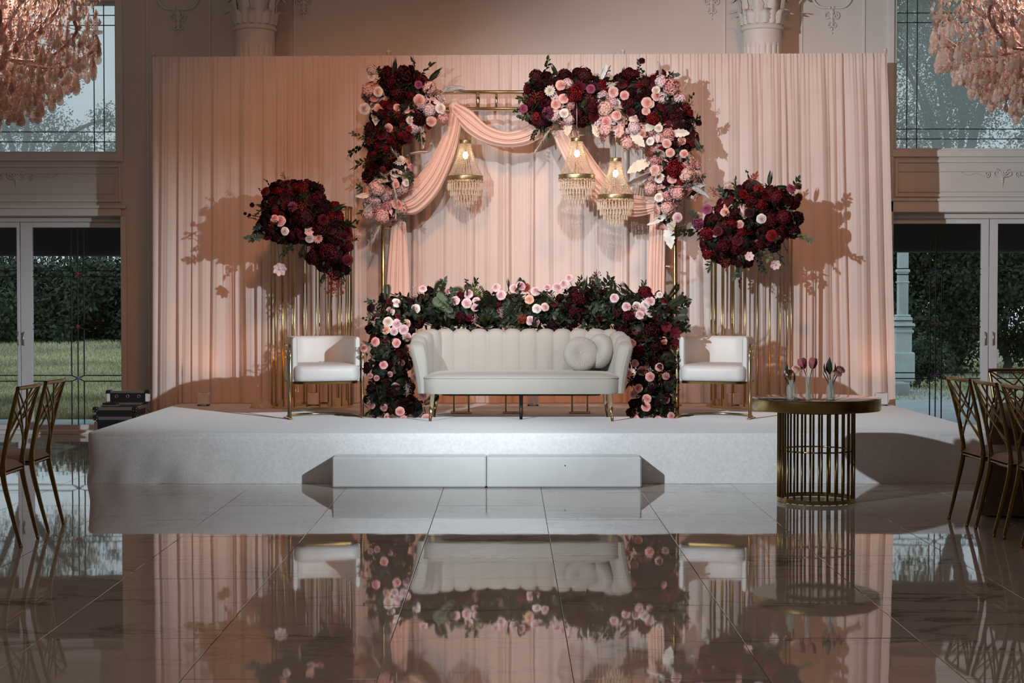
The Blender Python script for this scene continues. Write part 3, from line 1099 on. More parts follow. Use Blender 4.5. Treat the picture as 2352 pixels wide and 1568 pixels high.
xo0, xi0, xi1, xo1 = ax(880), ax(922), ax(1506), ax(1550)
zo, zi = az(212), az(250)
for x, zt_ in ((xo0, zo), (xi0, zi), (xi1, zi), (xo1, zo)):
    MB().tube([(x, AY, SZ), (x, AY, zt_)], R_, 12).build('post', M_BRASS, arch, True)
MB().tube([(xo0 - R_, AY, zo), (xo1 + R_, AY, zo)], R_, 12).build('top_bar', M_GOLD, arch, True)
MB().tube([(xi0 - R_, AY, zi), (xi1 + R_, AY, zi)], R_, 12).build('lower_bar', M_GOLD, arch, True)
for py in (300, 411, 522, 612, 725, 840):
    for a, b in ((xo0, xi0), (xi1, xo1)):
        MB().tube([(a, AY, az(py)), (b, AY, az(py))], 0.015, 10).build('rung', M_GOLD, arch, True)
for px, r in ((1098, 0.022), (1140, 0.015), (985, 0.015), (1260, 0.015), (1380, 0.02), (1460, 0.015)):
    MB().tube([(ax(px), AY, zi), (ax(px), AY, zo)], r, 10).build('rung', M_GOLD, arch, True)
for x in (xo0, xi0, xi1, xo1):
    MB().bbox(x - 0.06, x + 0.06, AY - 0.1, AY + 0.1, SZ + 0.001, SZ + 0.012, 0.003).build('foot_plate', M_BRASS, arch, True, False)

# ---------------------------------------------------------------- arch drapery
AD = AY - 0.06
sw = thing('arch_drapery', 'peach chiffon swagged over the gold arch with hanging tails', 'drapery', (P(1190, 686, AD).x, AD, SZ))


def swag(top, bot, nf, bulge, fold, nu=46, nv=60, y0=AD, seed=0, name='swag'):
    tp = spline([(a, 0, b) for a, b in top], nu)
    bt = spline([(a, 0, b) for a, b in bot], nu)
    rnd = random.Random(seed)
    ph = [rnd.uniform(0, 6.28) for _ in range(4)]

    def fn(u, v):
        i = int(round(u * (nu - 1)))
        w = v + 0.035 * math.sin(v * 19 + ph[0])
        q = tp[i].lerp(bt[i], w)
        y = y0 - bulge * math.sin(math.pi * v) ** 0.7 - fold * (0.6 * abs(math.sin(math.pi * nf * v + ph[1] + 0.8 * u)) + 0.4 * math.sin(2 * math.pi * nf * 1.7 * v + ph[2] - u))
        return P(q.x, q.z, y)
    MB().grid(fn, nu, nv).build(name, M_SWAG, sw, True)


swag([(1034, 244), (1020, 300), (985, 368), (945, 420), (914, 452)], [(1060, 262), (1050, 330), (1012, 430), (962, 486), (918, 491)], 6, 0.05, 0.022, seed=1)
swag([(1046, 236), (1082, 254), (1120, 288), (1165, 302), (1210, 290), (1245, 262)], [(1036, 262), (1075, 308), (1120, 331), (1170, 339), (1222, 329), (1275, 292)], 5, 0.06, 0.022, seed=2)
swag([(1322, 296), (1362, 360), (1402, 410), (1450, 443), (1506, 452)], [(1266, 300), (1300, 370), (1345, 440), (1400, 484), (1460, 496), (1510, 484)], 6, 0.05, 0.022, seed=3)
swag([(908, 462), (896, 540), (886, 680), (880, 929)], [(928, 462), (934, 560), (939, 680), (944, 929)], 5, 0.02, 0.02, seed=4, name='tail')
swag([(1498, 455), (1491, 540), (1487, 680), (1484, 929)], [(1528, 455), (1529, 540), (1527, 680), (1528, 929)], 5, 0.02, 0.02, seed=5, name='tail')
k0 = P(1044, 246, AD + 0.01)
kn = MB()
kn.grid(lambda u, v: (k0.x + (0.055 + 0.006 * math.sin(9 * 2 * math.pi * u + 3 * v)) * (0.35 + 0.65 * math.sin(math.pi * (0.05 + 0.9 * v))) * math.cos(2 * math.pi * u), k0.y + 0.05 * (0.35 + 0.65 * math.sin(math.pi * (0.05 + 0.9 * v))) * math.sin(2 * math.pi * u), k0.z - 0.09 + 0.17 * v), 60, 12, cu=True)
kn.build('knot', M_SWAG, sw, True)

# ---------------------------------------------------------------- beaded chandeliers
CYD = 16.03
bead = MB()
for k in range(26):
    t = k / 25
    r = 0.055 + (0.172 - 0.055) * t ** 1.5
    bead.octa((r, 0, -0.04 - 0.325 * t), 0.0078, 0.0068)
bead_me = bead.mesh('bead_strand', M_BEAD)
swl = MB()
for k in range(9):
    t = k / 8
    swl.octa((0.175 * math.cos(0.28 * (t - 0.5)), 0.175 * math.sin(0.28 * (t - 0.5)), -0.40 - 0.02 * math.sin(math.pi * t)), 0.0055, 0.006)
swl_me = swl.mesh('bead_garland', M_BEAD)


def prism(l):
    m = MB()
    m.octa((0, 0, -0.008), 0.005, 0.007)
    m.octa((0, 0, -0.022), 0.006, 0.007)
    m.tube([(0, 0, -0.03), (0, 0, -0.04), (0, 0, -l + 0.012), (0, 0, -l)], [0.002, 0.0062, 0.0062, 0.001], 5)
    return m.mesh('prism', M_CRYSTAL, False)


prs = [prism(0.11), prism(0.10), prism(0.09)]
ch0 = thing('beaded_chandelier', 'beaded crystal chandelier hanging alone under the peach swag', 'chandelier', (0, 0, 0))
m = MB().lathe([(0.058, -0.035), (0.060, -0.03), (0.056, -0.015), (0.060, 0), (0.056, 0.002), (0.052, -0.035)], 28, fold=lambda a, t: 1 + 0.02 * math.sin(24 * a))
m.build('canopy_ring', M_ANTIQUE, ch0)
m = MB().lathe([(0.178, -0.40), (0.181, -0.395), (0.176, -0.378), (0.181, -0.362), (0.178, -0.358), (0.170, -0.36), (0.170, -0.40)], 48, fold=lambda a, t: 1 + 0.012 * math.sin(40 * a))
m.build('brass_ring', M_ANTIQUE, ch0)
MB().tube([(0, 0, 0), (0, 0, -0.12)], 0.012, 8).tube([(-0.058, 0, -0.02), (0.058, 0, -0.02)], 0.004, 6).tube([(0, -0.058, -0.02), (0, 0.058, -0.02)], 0.004, 6).build('bulb_holder', M_BRASS, ch0)
MB().sphere((0, 0, -0.15), 0.028, 12, 8, (1, 1, 1.3)).build('bulb', M_BULB, ch0)
for k in range(30):
    put('bead_strand', bead_me, ch0, (0, 0, 0), Quaternion((0, 0, 1), 2 * math.pi * k / 30))
for k in range(22):
    put('bead_garland', swl_me, ch0, (0, 0, 0), Quaternion((0, 0, 1), 2 * math.pi * k / 22))
for tier, (r, z, n) in enumerate(((0.174, -0.40, 34), (0.150, -0.455, 30), (0.118, -0.51, 24), (0.08, -0.55, 16), (0.045, -0.585, 9))):
    MB().lathe([(r, z - 0.003), (r + 0.003, z), (r, z + 0.003), (r - 0.003, z)] + [(r, z - 0.003)], 24).build('tier_ring', M_ANTIQUE, ch0)
    for k in range(n):
        a = 2 * math.pi * k / n + tier
        put('prism', prs[min(tier // 2, 2)], ch0, (r * math.cos(a), r * math.sin(a), z))
for k in range(3):
    a = 2 * math.pi * k / 3
    MB().tube([(0.17 * math.cos(a), 0.17 * math.sin(a), -0.38), (0.045 * math.cos(a), 0.045 * math.sin(a), -0.585)], 0.002, 5).build('tier_wire', M_BRASS, ch0)
for k, (px, py, lb) in enumerate(((1069, 322, None), (1325, 317, 'beaded crystal chandelier hanging higher of the pair before the diagonal peach swag'), (1414, 363, 'beaded crystal chandelier hanging lower of the pair before the diagonal peach swag'))):
    cyd = AY if k == 0 else CYD
    p = P(px, py, cyd)
    o = ch0 if k == 0 else dup(ch0, p, 0.3 * k, lb)
    o.location = p
    top = P(px, 250, AY).z
    turn = (P(px, (260, 298, 322)[k], cyd).z - p.z)
    MB().tube([(0, 0, 0), (0, 0, turn), (0, AY - cyd, top - p.z + 0.022)], 0.0035, 6).build('cable', M_BLACK if k else M_SILVER, o)
    lamp('POINT', 'chandelier_bulb_light', (p.x, p.y, p.z - 0.15), 6, (1.0, 0.74, 0.45), size=0.03)

# ================================================================== sofa
so = thing('sofa', 'cream channel-tufted velvet sofa with scalloped back and gold legs', 'sofa', (PG(1196.5, 960, SZ).x, 14.2, SZ))
half = [(0.0, 0.74), (0.35, 0.735), (0.62, 0.71), (0.77, 0.62), (0.84, 0.45), (0.86, 0.25), (0.862, 0.06)]
ctl = [(-a, b) for a, b in half[::-1]] + half[1:]
NP = 18 * 10 + 1
path = spline([(a, b, 0) for a, b in ctl], 400)
cum = [0]
for a, b in zip(path[:-1], path[1:]):
    cum.append(cum[-1] + (b - a).length)
LT = cum[-1]


def at(u):
    import bisect
    s = u * LT
    i = min(max(bisect.bisect_right(cum, s) - 1, 0), len(path) - 2)
    f = (s - cum[i]) / (cum[i + 1] - cum[i] + 1e-9)
    p = path[i].lerp(path[i + 1], f)
    t = (path[min(i + 3, 399)] - path[max(i - 3, 0)]).normalized()
    return p, Vector((t.y, -t.x, 0))   # inner normal


prof = [(-0.045, 0.0), (-0.055, 0.3), (-0.06, 0.6), (-0.062, 0.88), (-0.052, 0.96), (-0.03, 0.99), (0.0, 1.0), (0.03, 0.985), (0.05, 0.95), (0.055, 0.85), (0.045, 0.6), (0.035, 0.3), (0.03, 0.0)]


def sofa_shell(u, v):
    j = int(round(v * (len(prof) - 1)))
    off, hz = prof[j]
    p, n = at(u)
    if n.y > 0 and abs(p.x) < 0.5:
        n = -n
    e = abs(2 * u - 1)
    sc = abs(math.sin(math.pi * u * 18)) ** 0.5
    side = max(0.0, (e - 0.62) / 0.38)
    top = 0.80 - 0.13 * side ** 1.4
    h = 0.245 + (top - 0.245 - 0.03 * (1 - sc)) * hz
    bulge = 0.018 * sc if off > 0 else 0.0
    end = min(1.0, (1 - e) * 40 + 0.25)
    q = p + n * ((off + bulge - 0.0) * end) - n * (0.07 * hz * hz * (0.35 + 0.65 * min(1, side * 2)))
    return (q.x, q.y, h)


MB().grid(sofa_shell, NP, len(prof)).build('channel_back', M_CREAM, so)
for u in (0.0, 1.0):
    vs = [sofa_shell(u, j / (len(prof) - 1)) for j in range(len(prof))]
    MB().add(vs, [tuple(range(len(vs)))]).build('arm_end', M_CREAM, so, smooth=False)


def rrect(hx, y0, y1, r, n=8):
    out = []
    for cx, cy, a0 in ((hx - r, y1 - r, 0), (-hx + r, y1 - r, 90), (-hx + r, y0 + r, 180), (hx - r, y0 + r, 270)):
        for k in range(n + 1):
            a = math.radians(a0 + 90 * k / n)
            out.append((cx + r * math.cos(a), cy + r * math.sin(a)))
    return out


def slab(m, outline, prof_, cyy):
    """stack of scaled outlines: prof_ = [(inset, z)]"""
    n = len(outline)
    vs = []
    for ins, z in prof_:
        for (x, y) in outline:
            l = math.hypot(x, y - cyy)
            f = max(0, 1 - ins / l)
            vs.append((x * f, cyy + (y - cyy) * f, z))
    fs = []
    for i in range(len(prof_) - 1):
        for k in range(n):
            l = (k + 1) % n
            fs.append((i * n + k, i * n + l, (i + 1) * n + l, (i + 1) * n + k))
    fs.append(tuple(range(n))[::-1])
    fs.append(tuple((len(prof_) - 1) * n + k for k in range(n)))
    return m.add(vs, fs)


slab(MB(), rrect(0.868, 0.0, 0.72, 0.13), [(0.012, 0.242), (0.0, 0.255), (0.0, 0.365), (0.004, 0.375)], 0.36).build('seat_base', M_CREAM, so, auto=40)
slab(MB(), rrect(0.872, -0.004, 0.70, 0.13), [(0.006, 0.376), (0.0, 0.380), (0.004, 0.388), (0.03, 0.402), (0.12, 0.42), (0.3, 0.43)], 0.35).build('seat_cushion', M_CREAM, so, auto=60)
slab(MB(), rrect(0.70, 0.1, 0.6, 0.1), [(0.0, 0.222), (0.0, 0.245)], 0.35).build('dust_cover', M_BLACK, so, auto=40)
for x, y, mt, sp in ((-0.775, 0.09, M_GOLD, -0.02), (0.775, 0.09, M_GOLD, 0.02), (-0.76, 0.6, M_GOLD, -0.02), (0.76, 0.6, M_GOLD, 0.02)):
    MB().tube([(x + sp * 1.2, y, 0.0), (x, y, 0.25)], [0.012, 0.022], 12).build('leg', mt, so)
MB().tube([(0.0, 0.3, 0), (0.0, 0.3, 0.24)], [0.014, 0.019], 12).build('center_leg', M_BLACK, so)


def pillow(px, py, Y, r, tilt, yaw, label):
    c = P(px, py, Y)
    o = thing('round_pillow', label, 'pillow', c)
    o.rotation_euler = (tilt, 0, yaw)

    def fn(u, v):
        a = 2 * math.pi * u
        t = v * 2 - 1
        b = math.pi / 2 * t
        rr = r * math.cos(b) ** 0.55 if abs(t) < 1 else 0.0
        th = 0.075 * math.copysign(abs(math.sin(b)) ** 0.8, b)
        dimple = 0.035 * math.exp(-(rr / (r * 0.3)) ** 2) * (1 if t < 0 else -1)
        pleat = 1 + 0.07 * math.sin(44 * a) * min(1, 1.6 * rr / r) * (1 - (rr / r) ** 6)
        return (rr * math.cos(a), th * pleat + dimple, rr * math.sin(a))
    MB().grid(fn, 176, 25, cu=True).build('pleated_cover', M_CREAM, o)
    MB().sphere((0, -0.042, 0), 0.016, 10, 6, (1, 0.5, 1)).build('button', M_CREAM, o)
    return o


pillow(1334, 813, 14.62, 0.158, -0.3, 0.05, 'round pleated cream pillow lying in front of the other on the sofa')
pillow(1377, 806, 14.67, 0.158, -0.22, -1.02, 'round pleated cream pillow leaning on the sofa arm behind the other')


# ================================================================== barrel chairs
def barrel_chair(loc, rz, label):
    o = thing('barrel_chair', label, 'chair', loc, rz, group='white barrel chairs beside the sofa')
    hp = [(0.0, 0.30), (0.17, 0.285), (0.27, 0.2), (0.305, 0.05), (0.31, -0.12), (0.31, -0.27)]
    pts = spline([(-a, b, 0) for a, b in hp[::-1]] + [(a, b, 0) for a, b in hp[1:]], 60)
    pr = [(-0.032, 0.335), (-0.034, 0.5), (-0.034, 0.70), (-0.025, 0.722), (0.0, 0.73), (0.025, 0.722), (0.034, 0.70), (0.034, 0.5), (0.03, 0.335)]

    def fn(u, v):
        i = int(round(u * 59))
        p = pts[i]
        t = (pts[min(i + 1, 59)] - pts[max(i - 1, 0)]).normalized()
        n = Vector((t.y, -t.x, 0))
        a, z = pr[int(round(v * (len(pr) - 1)))]
        k = min(1.0, min(u, 1 - u) * 25 + 0.5)
        q = p + n * a * k
        return (q.x, q.y, z)
    MB().grid(fn, 60, len(pr)).build('curved_back', M_WCHAIR, o)
    for u in (0.0, 1.0):
        vs = [fn(u, j / (len(pr) - 1)) for j in range(len(pr))]
        MB().add(vs, [tuple(range(len(vs)))]).build('arm_edge', M_WCHAIR, o, smooth=False)
    slab(MB(), rrect(0.325, -0.34, 0.27, 0.09), [(0.02, 0.336), (0.004, 0.345), (0.0, 0.37), (0.0, 0.44), (0.008, 0.463), (0.03, 0.476), (0.1, 0.488), (0.2, 0.492)], -0.03).build('seat_cushion', M_WCHAIR, o, auto=60)
    slab(MB(), rrect(0.32, -0.31, 0.30, 0.1), [(0, 0.312), (0, 0.336)], 0.0).build('seat_frame', M_DBRASS, o, auto=40)
    for s in (-1, 1):
        for k in range(3):
            y0, zt_ = -0.285 + 0.04 * k, 0.655 - 0.055 * k
            x = s * 0.358
            ps = [(x, y0, 0.012), (x, y0, zt_ - 0.1)] + [(x, y0 + 0.1 - 0.1 * math.cos(q), zt_ - 0.1 + 0.1 * math.sin(q)) for q in [math.pi / 2 * j / 6 for j in range(1, 7)]] + [(x * 0.97, y0 + 0.22, zt_), (x * 0.9, 0.16, zt_)]
            MB().tube(ps, 0.0115, 8).build('side_tube', M_GOLD, o)
        MB().bbox(s * 0.358 - 0.016, s * 0.358 + 0.016, -0.34, -0.12, 0.001, 0.016, 0.004).build('foot_bar', M_GOLD, o, smooth=False)
    ap = [(0.358 * math.sin(q), -0.16 + 0.34 * math.cos(q), 0.012) for q in [math.radians(-90 + 180 * j / 24) for j in range(25)]]
    MB().tube(ap, 0.012, 8).build('curved_base_bar', M_GOLD, o)
    o.scale = (0.92, 1, 1)
    return o


pl = PG(737, 956, SZ)
barrel_chair((pl.x, 14.88, SZ), 0.30, 'white barrel chair with gold tube sides beside the sofa end without pillows')
pr_ = PG(1650, 956, SZ)
barrel_chair((pr_.x, 14.88, SZ), -0.30, 'white barrel chair with gold tube sides beside the sofa end with pillows')


# ================================================================== gold cage stands
def cage(px, label):
    Y = 16.20
    X = P(px, 900, Y).x
    o = thing('gold_cage_stand', label, 'stand', (X, Y, SZ), group='gold rod stands')
    R = sz(92, Y)
    ht = P(px, 478, Y).z - SZ
    for z in (0.012, ht):
        MB().lathe([(R - 0.014, z - 0.011), (R + 0.014, z - 0.011), (R + 0.014, z + 0.011), (R - 0.014, z + 0.011), (R - 0.014, z - 0.011)], 64).build('ring', M_GOLD, o, auto=40)
    rod = MB().tube([(0, 0, 0.01), (0, 0, ht)], 0.0075, 8).mesh('rod', M_BRASS)
    for k in range(20):
        a = 2 * math.pi * k / 20
        put('rod', rod, o, (R * math.cos(a), R * math.sin(a), 0))
    MB().lathe([(R - 0.012, ht - 0.004), (0.001, ht - 0.004)], 48).lathe([(R - 0.012, ht + 0.004), (0.001, ht + 0.004)], 48).build('top_plate', glass_mat('stand_glass'), o)
    return o


cage(716, 'tall gold rod stand under the flowers with the drooping spray')
cage(1725, 'tall gold rod stand under the flowers with trailing green stems')

# floral frame feet behind the sofa
for a, b, lb in ((1043, 1077, 'small gold double-rod foot behind the sofa, with no leaf beside it'), (1162, 1196, 'small gold double-rod foot behind the black sofa leg'), (1314, 1349, 'small gold double-rod foot behind the sofa below the pillows')):
    Yf = 15.28
    x0, x1 = P(a, 900, Yf).x, P(b, 900, Yf).x
    o = thing('flower_frame_foot', lb, 'stand', ((x0 + x1) / 2, Yf, SZ))
    MB().bbox(x0 - 0.03, x1 + 0.03, Yf - 0.05, Yf + 0.05, SZ + 0.0005, SZ + 0.02, 0.004).build('foot_plate', M_GOLD, o, True, False)
    for x in (x0, x1):
        MB().tube([(x, Yf, SZ + 0.015), (x, Yf, 1.2)], 0.011, 10).build('rod', M_GOLD, o, True)

# ================================================================== up-lights and tulle
for px, py, lb in ((468, 936, 'small white up-light box standing alone near the stage corner at the drape foot'), (720, 934, 'small white up-light box behind the gold rod stand with the drooping spray'), (1224, 931, 'small white up-light box behind the sofa'), (1684, 931, 'small white up-light box beside the tulle bundle'), (2024, 921, 'small white up-light box behind the small round table')):
    p = PG(px, py, SZ)
    p.y = 16.38
    p.x = P(px, 900, p.y).x
    o = thing('uplight_box', lb, 'light', (p.x, p.y, SZ), group='up-light boxes at the drape foot')
    MB().bbox(-0.06, 0.06, -0.06, 0.06, 0.012, 0.128, 0.008).build('housing', M_UPLIGHT, o, smooth=False)
    MB().lathe([(0.045, 0.129), (0.04, 0.1315), (0.001, 0.1315)], 20).build('lens', M_MIRROR, o)
    for s in (-1, 1):
        MB().bbox(s * 0.045 - 0.01, s * 0.045 + 0.01, -0.05, 0.05, 0, 0.014, 0.002).build('rubber_foot', M_BLACK, o, smooth=False)
    lamp('SPOT', 'uplight_box_lamp', (p.x, p.y, SZ + 0.16), 4.5, WARM, (p.x, p.y + 0.2, SZ + 1.5), 0.05, 150, 0.9)

rnd = random.Random(9)
for px, py, w, lb in ((601, 937, 0.085, 'bundle of white tulle at the foot of the gold rod stand, nearer the case'), (664, 932, 0.095, 'bundle of white tulle inside the foot of the gold rod stand'), (778, 932, 0.085, 'bundle of white tulle behind the white barrel chair leg beside the garland'), (1652, 934, 0.09, 'bundle of white tulle beside the up-light behind the white chair')):
    p = PG(px, py, SZ)
    ph = [rnd.uniform(0, 6) for _ in range(4)]

    def fn(u, v, w=w, ph=ph):
        a, b = 2 * math.pi * u, math.pi / 2 * v
        r = w * (1 + 0.14 * math.sin(5 * a + ph[0]) + 0.1 * math.sin(9 * a + 7 * b + ph[1]) + 0.06 * math.sin(17 * a - 9 * b + ph[2]))
        return (r * 1.2 * math.cos(a) * math.cos(b), r * 0.7 * math.sin(a) * math.cos(b), 0.75 * r * math.sin(b))
    t = thing('tulle_bundle', lb, 'fabric', (p.x, p.y, SZ + 0.001))
    MB().grid(fn, 40, 12, cu=True).build('gathered_tulle', M_TULLE, t)
# ================================================================== flowers
COLS = {
    'burg': (0.045, 0.0035, 0.006), 'wine': (0.10, 0.006, 0.012), 'red': (0.21, 0.007, 0.012), 'plum': (0.028, 0.003, 0.007), 'rosewood': (0.40, 0.12, 0.14), 'mauve': (0.30, 0.07, 0.15),
    'blush': (0.80, 0.50, 0.43), 'pink': (0.80, 0.43, 0.40), 'lilac': (0.80, 0.60, 0.60), 'ivory': (0.84, 0.76, 0.66), 'white': (0.86, 0.82, 0.76), 'peach': (0.86, 0.55, 0.40), 'dusty': (0.50, 0.26, 0.24),
    'green': (0.028, 0.037, 0.015), 'euca': (0.068, 0.084, 0.056), 'sage': (0.16, 0.20, 0.12), 'lime': (0.15, 0.17, 0.05), 'dark': (0.014, 0.018, 0.009), 'russet': (0.30, 0.06, 0.035), 'bleach': (0.83, 0.74, 0.60),
}
GA = math.pi * (3 - math.sqrt(5))


def petal_mat(c, heart=False):
    nm = ('rose_petal_' if heart else 'petal_') + c
    if nm in MATS:
        return MATS[nm]
    m = mat(nm, COLS[c], 0.65, var=0.18, vscale=2.2, transl=0.12, spec=0.25)
    if heart:
        nt = m.node_tree
        mx = [n for n in nt.nodes if n.type == 'MIX'][0]
        tc = [n for n in nt.nodes if n.type == 'TEX_COORD'][0]
        sp = nt.nodes.new('ShaderNodeVectorMath')
        sp.operation = 'MULTIPLY'
        sp.inputs[1].default_value = (1, 1, 0)
        ln = nt.nodes.new('ShaderNodeVectorMath')
        ln.operation = 'LENGTH'
        nt.links.new(tc.outputs['Object'], sp.inputs[0])
        nt.links.new(sp.outputs[0], ln.inputs[0])
        mr = nt.nodes.new('ShaderNodeMapRange')
        mr.inputs['From Min'].default_value = 0.12
        mr.inputs['From Max'].default_value = 0.75
        nt.links.new(ln.outputs['Value'], mr.inputs['Value'])
        m2 = nt.nodes.new('ShaderNodeMix')
        m2.data_type = 'RGBA'
        k = COLS[c]
        m2.inputs[6].default_value = (k[0] * 0.85, k[1] * 0.55, k[2] * 0.55, 1)
        m2.inputs[7].default_value = (*k, 1)
        nt.links.new(mr.outputs[0], m2.inputs[0])
        nt.links.new(m2.outputs[2], mx.inputs[6])
    return m


def leaf_mat(c):
    return mat('leaf_' + c, COLS[c], 0.5, var=0.3, vscale=2.5, transl=0.12, spec=0.35)


def f_rose(rnd):
    m = MB()

    def dome(r):
        return 0.40 - 0.55 * r * r

    m.grid(lambda u, v: (0.84 * v * math.cos(2 * math.pi * u), 0.84 * v * math.sin(2 * math.pi * u), dome(0.84 * v) - 0.02), 14, 5, cu=True)
    n = 21
    for k in range(n):
        t = k / (n - 1)
        a0 = GA * k + rnd.uniform(-0.15, 0.15)
        rho = 0.05 + 0.70 * t ** 0.95
        half = 1.5 - 0.75 * t
        hgt = 0.13 + 0.05 * t
        lean = 0.01 + 0.22 * t * t

        def fn(u, v):
            s = u * 2 - 1
            a = a0 + s * half
            z0 = dome(rho) - 0.06
            edge = 1 - 0.75 * abs(s) ** 3
            r = rho + lean * v * edge + 0.03 * s * (1 - t)
            z = z0 + (hgt + 0.06) * v ** 0.8 * edge - (0.10 * t * max(0, v - 0.6) / 0.4)
            return (r * math.cos(a), r * math.sin(a), z)
        m.grid(fn, 7, 4)
    for k in range(6):
        a0 = 2 * math.pi * k / 6 + rnd.uniform(-0.2, 0.2)

        def fn(u, v):
            s = u * 2 - 1
            a = a0 + s * 0.75 * (0.5 + 0.5 * math.sin(math.pi * (0.2 + 0.7 * v)))
            r = 0.45 + 0.57 * v * (1 - 0.10 * s * s) + (0.03 if k % 2 else 0)
            z = 0.10 + 0.16 * v - 0.26 * v ** 4 + 0.03 * (k % 2)
            return (r * math.cos(a), r * math.sin(a), z)
        m.grid(fn, 7, 5)
    return m


def f_bloom(rnd):
    m = MB()
    n = 95
    for k in range(n):
        zc = 1 - 1.35 * (k + 0.5) / n
        rr = math.sqrt(max(0, 1 - zc * zc))
        a = GA * k
        d = Vector((rr * math.cos(a), rr * math.sin(a), zc))
        t = Vector((rnd.gauss(0, 1), rnd.gauss(0, 1), rnd.gauss(0, 1))).cross(d).normalized()
        b = d.cross(t)
        c = d * rnd.uniform(0.55, 0.72)
        s = rnd.uniform(0.20, 0.28)
        e = d * rnd.uniform(0.2, 0.34)
        m.add([c, c + t * s + e * 0.7 + b * s * 0.5, c + e * 1.25 + b * 0.06, c - t * s + e * 0.8 + b * s * 0.4, c + e * 0.9 - b * s * 0.6], [(0, 1, 2), (0, 2, 3), (0, 4, 1), (0, 3, 4)])
    m.sphere((0, 0, 0), 0.62, 10, 6)
    return m


def f_hydrangea(rnd):
    m = MB()
    n = 84
    for k in range(n):
        zc = 1 - 1.3 * (k + 0.5) / n
        rr = math.sqrt(max(0, 1 - zc * zc))
        a = GA * k
        d = Vector((rr * math.cos(a), rr * math.sin(a), zc))
        t = Vector((rnd.gauss(0, 1), rnd.gauss(0, 1), rnd.gauss(0, 1))).cross(d).normalized()
        b = d.cross(t)
        c = d * rnd.uniform(0.68, 0.95)
        for q in range(4):
            x = t * math.cos(q * math.pi / 2) + b * math.sin(q * math.pi / 2)
            y = d.cross(x)
            m.add([c, c + x * 0.11 + y * 0.11 + d * 0.09, c + x * 0.22 + d * 0.05, c + x * 0.11 - y * 0.11 + d * 0.09], [(0, 1, 2, 3)])
    m.sphere((0, 0, 0), 0.66, 10, 6)
    return m


def f_dahlia(rnd):
    m = MB()
    for L, (n, r, tilt) in enumerate(((14, 1.0, 0.12), (13, 0.85, 0.45), (11, 0.66, 0.8), (8, 0.45, 1.1), (5, 0.28, 1.35))):
        for k in range(n):
            a = 2 * math.pi * (k + 0.5 * L) / n + rnd.uniform(-0.06, 0.06)
            w = 0.17 * r + 0.05

            def fn(u, v):
                s = u * 2 - 1
                rad = r * (0.15 + 0.85 * v) * math.cos(tilt * v)
                z = r * v * math.sin(tilt) * 0.75 - 0.05 * (1 - abs(s)) + 0.04 * L
                q = s * w * math.sin(math.pi * min(0.97, 0.12 + 0.8 * v))
                return (rad * math.cos(a) - q * math.sin(a), rad * math.sin(a) + q * math.cos(a), z)
            m.grid(fn, 3, 4)
    return m


def f_bud(rnd):
    m = MB()
    for k in range(7):
        a0 = GA * k

        def fn(u, v):
            s = u * 2 - 1
            a = a0 + s * 1.1
            r = (0.28 + 0.05 * k) * math.sin(math.pi * (0.12 + 0.62 * v)) + 0.02
            return (r * math.cos(a), r * math.sin(a), -0.5 + 1.25 * v - 0.1 * s * s)
        m.grid(fn, 5, 5)
    return m


def f_anemone(rnd):
    m = MB()
    for k in range(7):
        a = 2 * math.pi * k / 7 + rnd.uniform(-0.1, 0.1)

        def fn(u, v):
            s = u * 2 - 1
            rad = 0.12 + 0.9 * v
            q = s * 0.45 * math.sin(math.pi * min(0.93, 0.15 + 0.75 * v))
            z = 0.3 * v * v - 0.08 * s * s + 0.06 * math.sin(9 * u + k)
            return (rad * math.cos(a) - q * math.sin(a), rad * math.sin(a) + q * math.cos(a), z)
        m.grid(fn, 4, 5)
    m.sphere((0, 0, 0.08), 0.16, 8, 5)
    return m


def one_leaf(m, base, d, up, l, w, fold=0.25, bend=0.15):
    d = d.normalized()
    s = d.cross(up)
    if s.length < 1e-4:
        s = d.cross(Vector((1, 0, 0.3)))
    s.normalize()
    n = s.cross(d)
    pr = []
    for t in (0.0, 0.3, 0.62, 1.0):
        ww = w * (0.06, 1.0, 0.85, 0.02)[(0.0, 0.3, 0.62, 1.0).index(t)]
        c = base + d * l * t - n * bend * l * t * t
        pr.append((c + s * ww + n * fold * ww, c, c - s * ww + n * fold * ww))
    vs = [q for r in pr for q in r]
    m.add(vs, [(i * 3 + j, i * 3 + j + 1, (i + 1) * 3 + j + 1, (i + 1) * 3 + j) for i in range(3) for j in range(2)])


def s_sprig(rnd, n=9, l=0.34, w=0.085, stem=0.012, ang=0.9):
    m = MB()
    cv = [(0, 0, 0), (0.03, 0.02, 0.35), (0.1, 0.03, 0.7), (0.22, 0.0, 0.95)]
    sp = spline(cv, 12)
    m.tube(sp, stem, 4)
    for k in range(n):
        t = 0.15 + 0.82 * k / (n - 1)
        p = sp[min(11, int(t * 11))]
        tan = (sp[min(11, int(t * 11) + 1)] - sp[max(0, int(t * 11) - 1)]).normalized()
        a = (k % 2) * math.pi + rnd.uniform(-0.5, 0.5)
        side = Vector((math.cos(a), math.sin(a), 0))
        d = tan * math.cos(ang) + side * math.sin(ang)
        if k == n - 1:
            d = tan
        one_leaf(m, p, d, Vector((rnd.uniform(-0.5, 0.5), -1, 0.3)), l * rnd.uniform(0.75, 1.1), w)
    return m


def s_willow(rnd):
    m = MB()
    for k in range(6):
        a = GA * k
        d = Vector((0.45 * math.cos(a), 0.45 * math.sin(a), 1))
        one_leaf(m, Vector((0, 0, 0)), d, Vector((math.cos(a), math.sin(a), 0.2)), rnd.uniform(0.7, 1.1), 0.085, 0.2, 0.35)
    return m


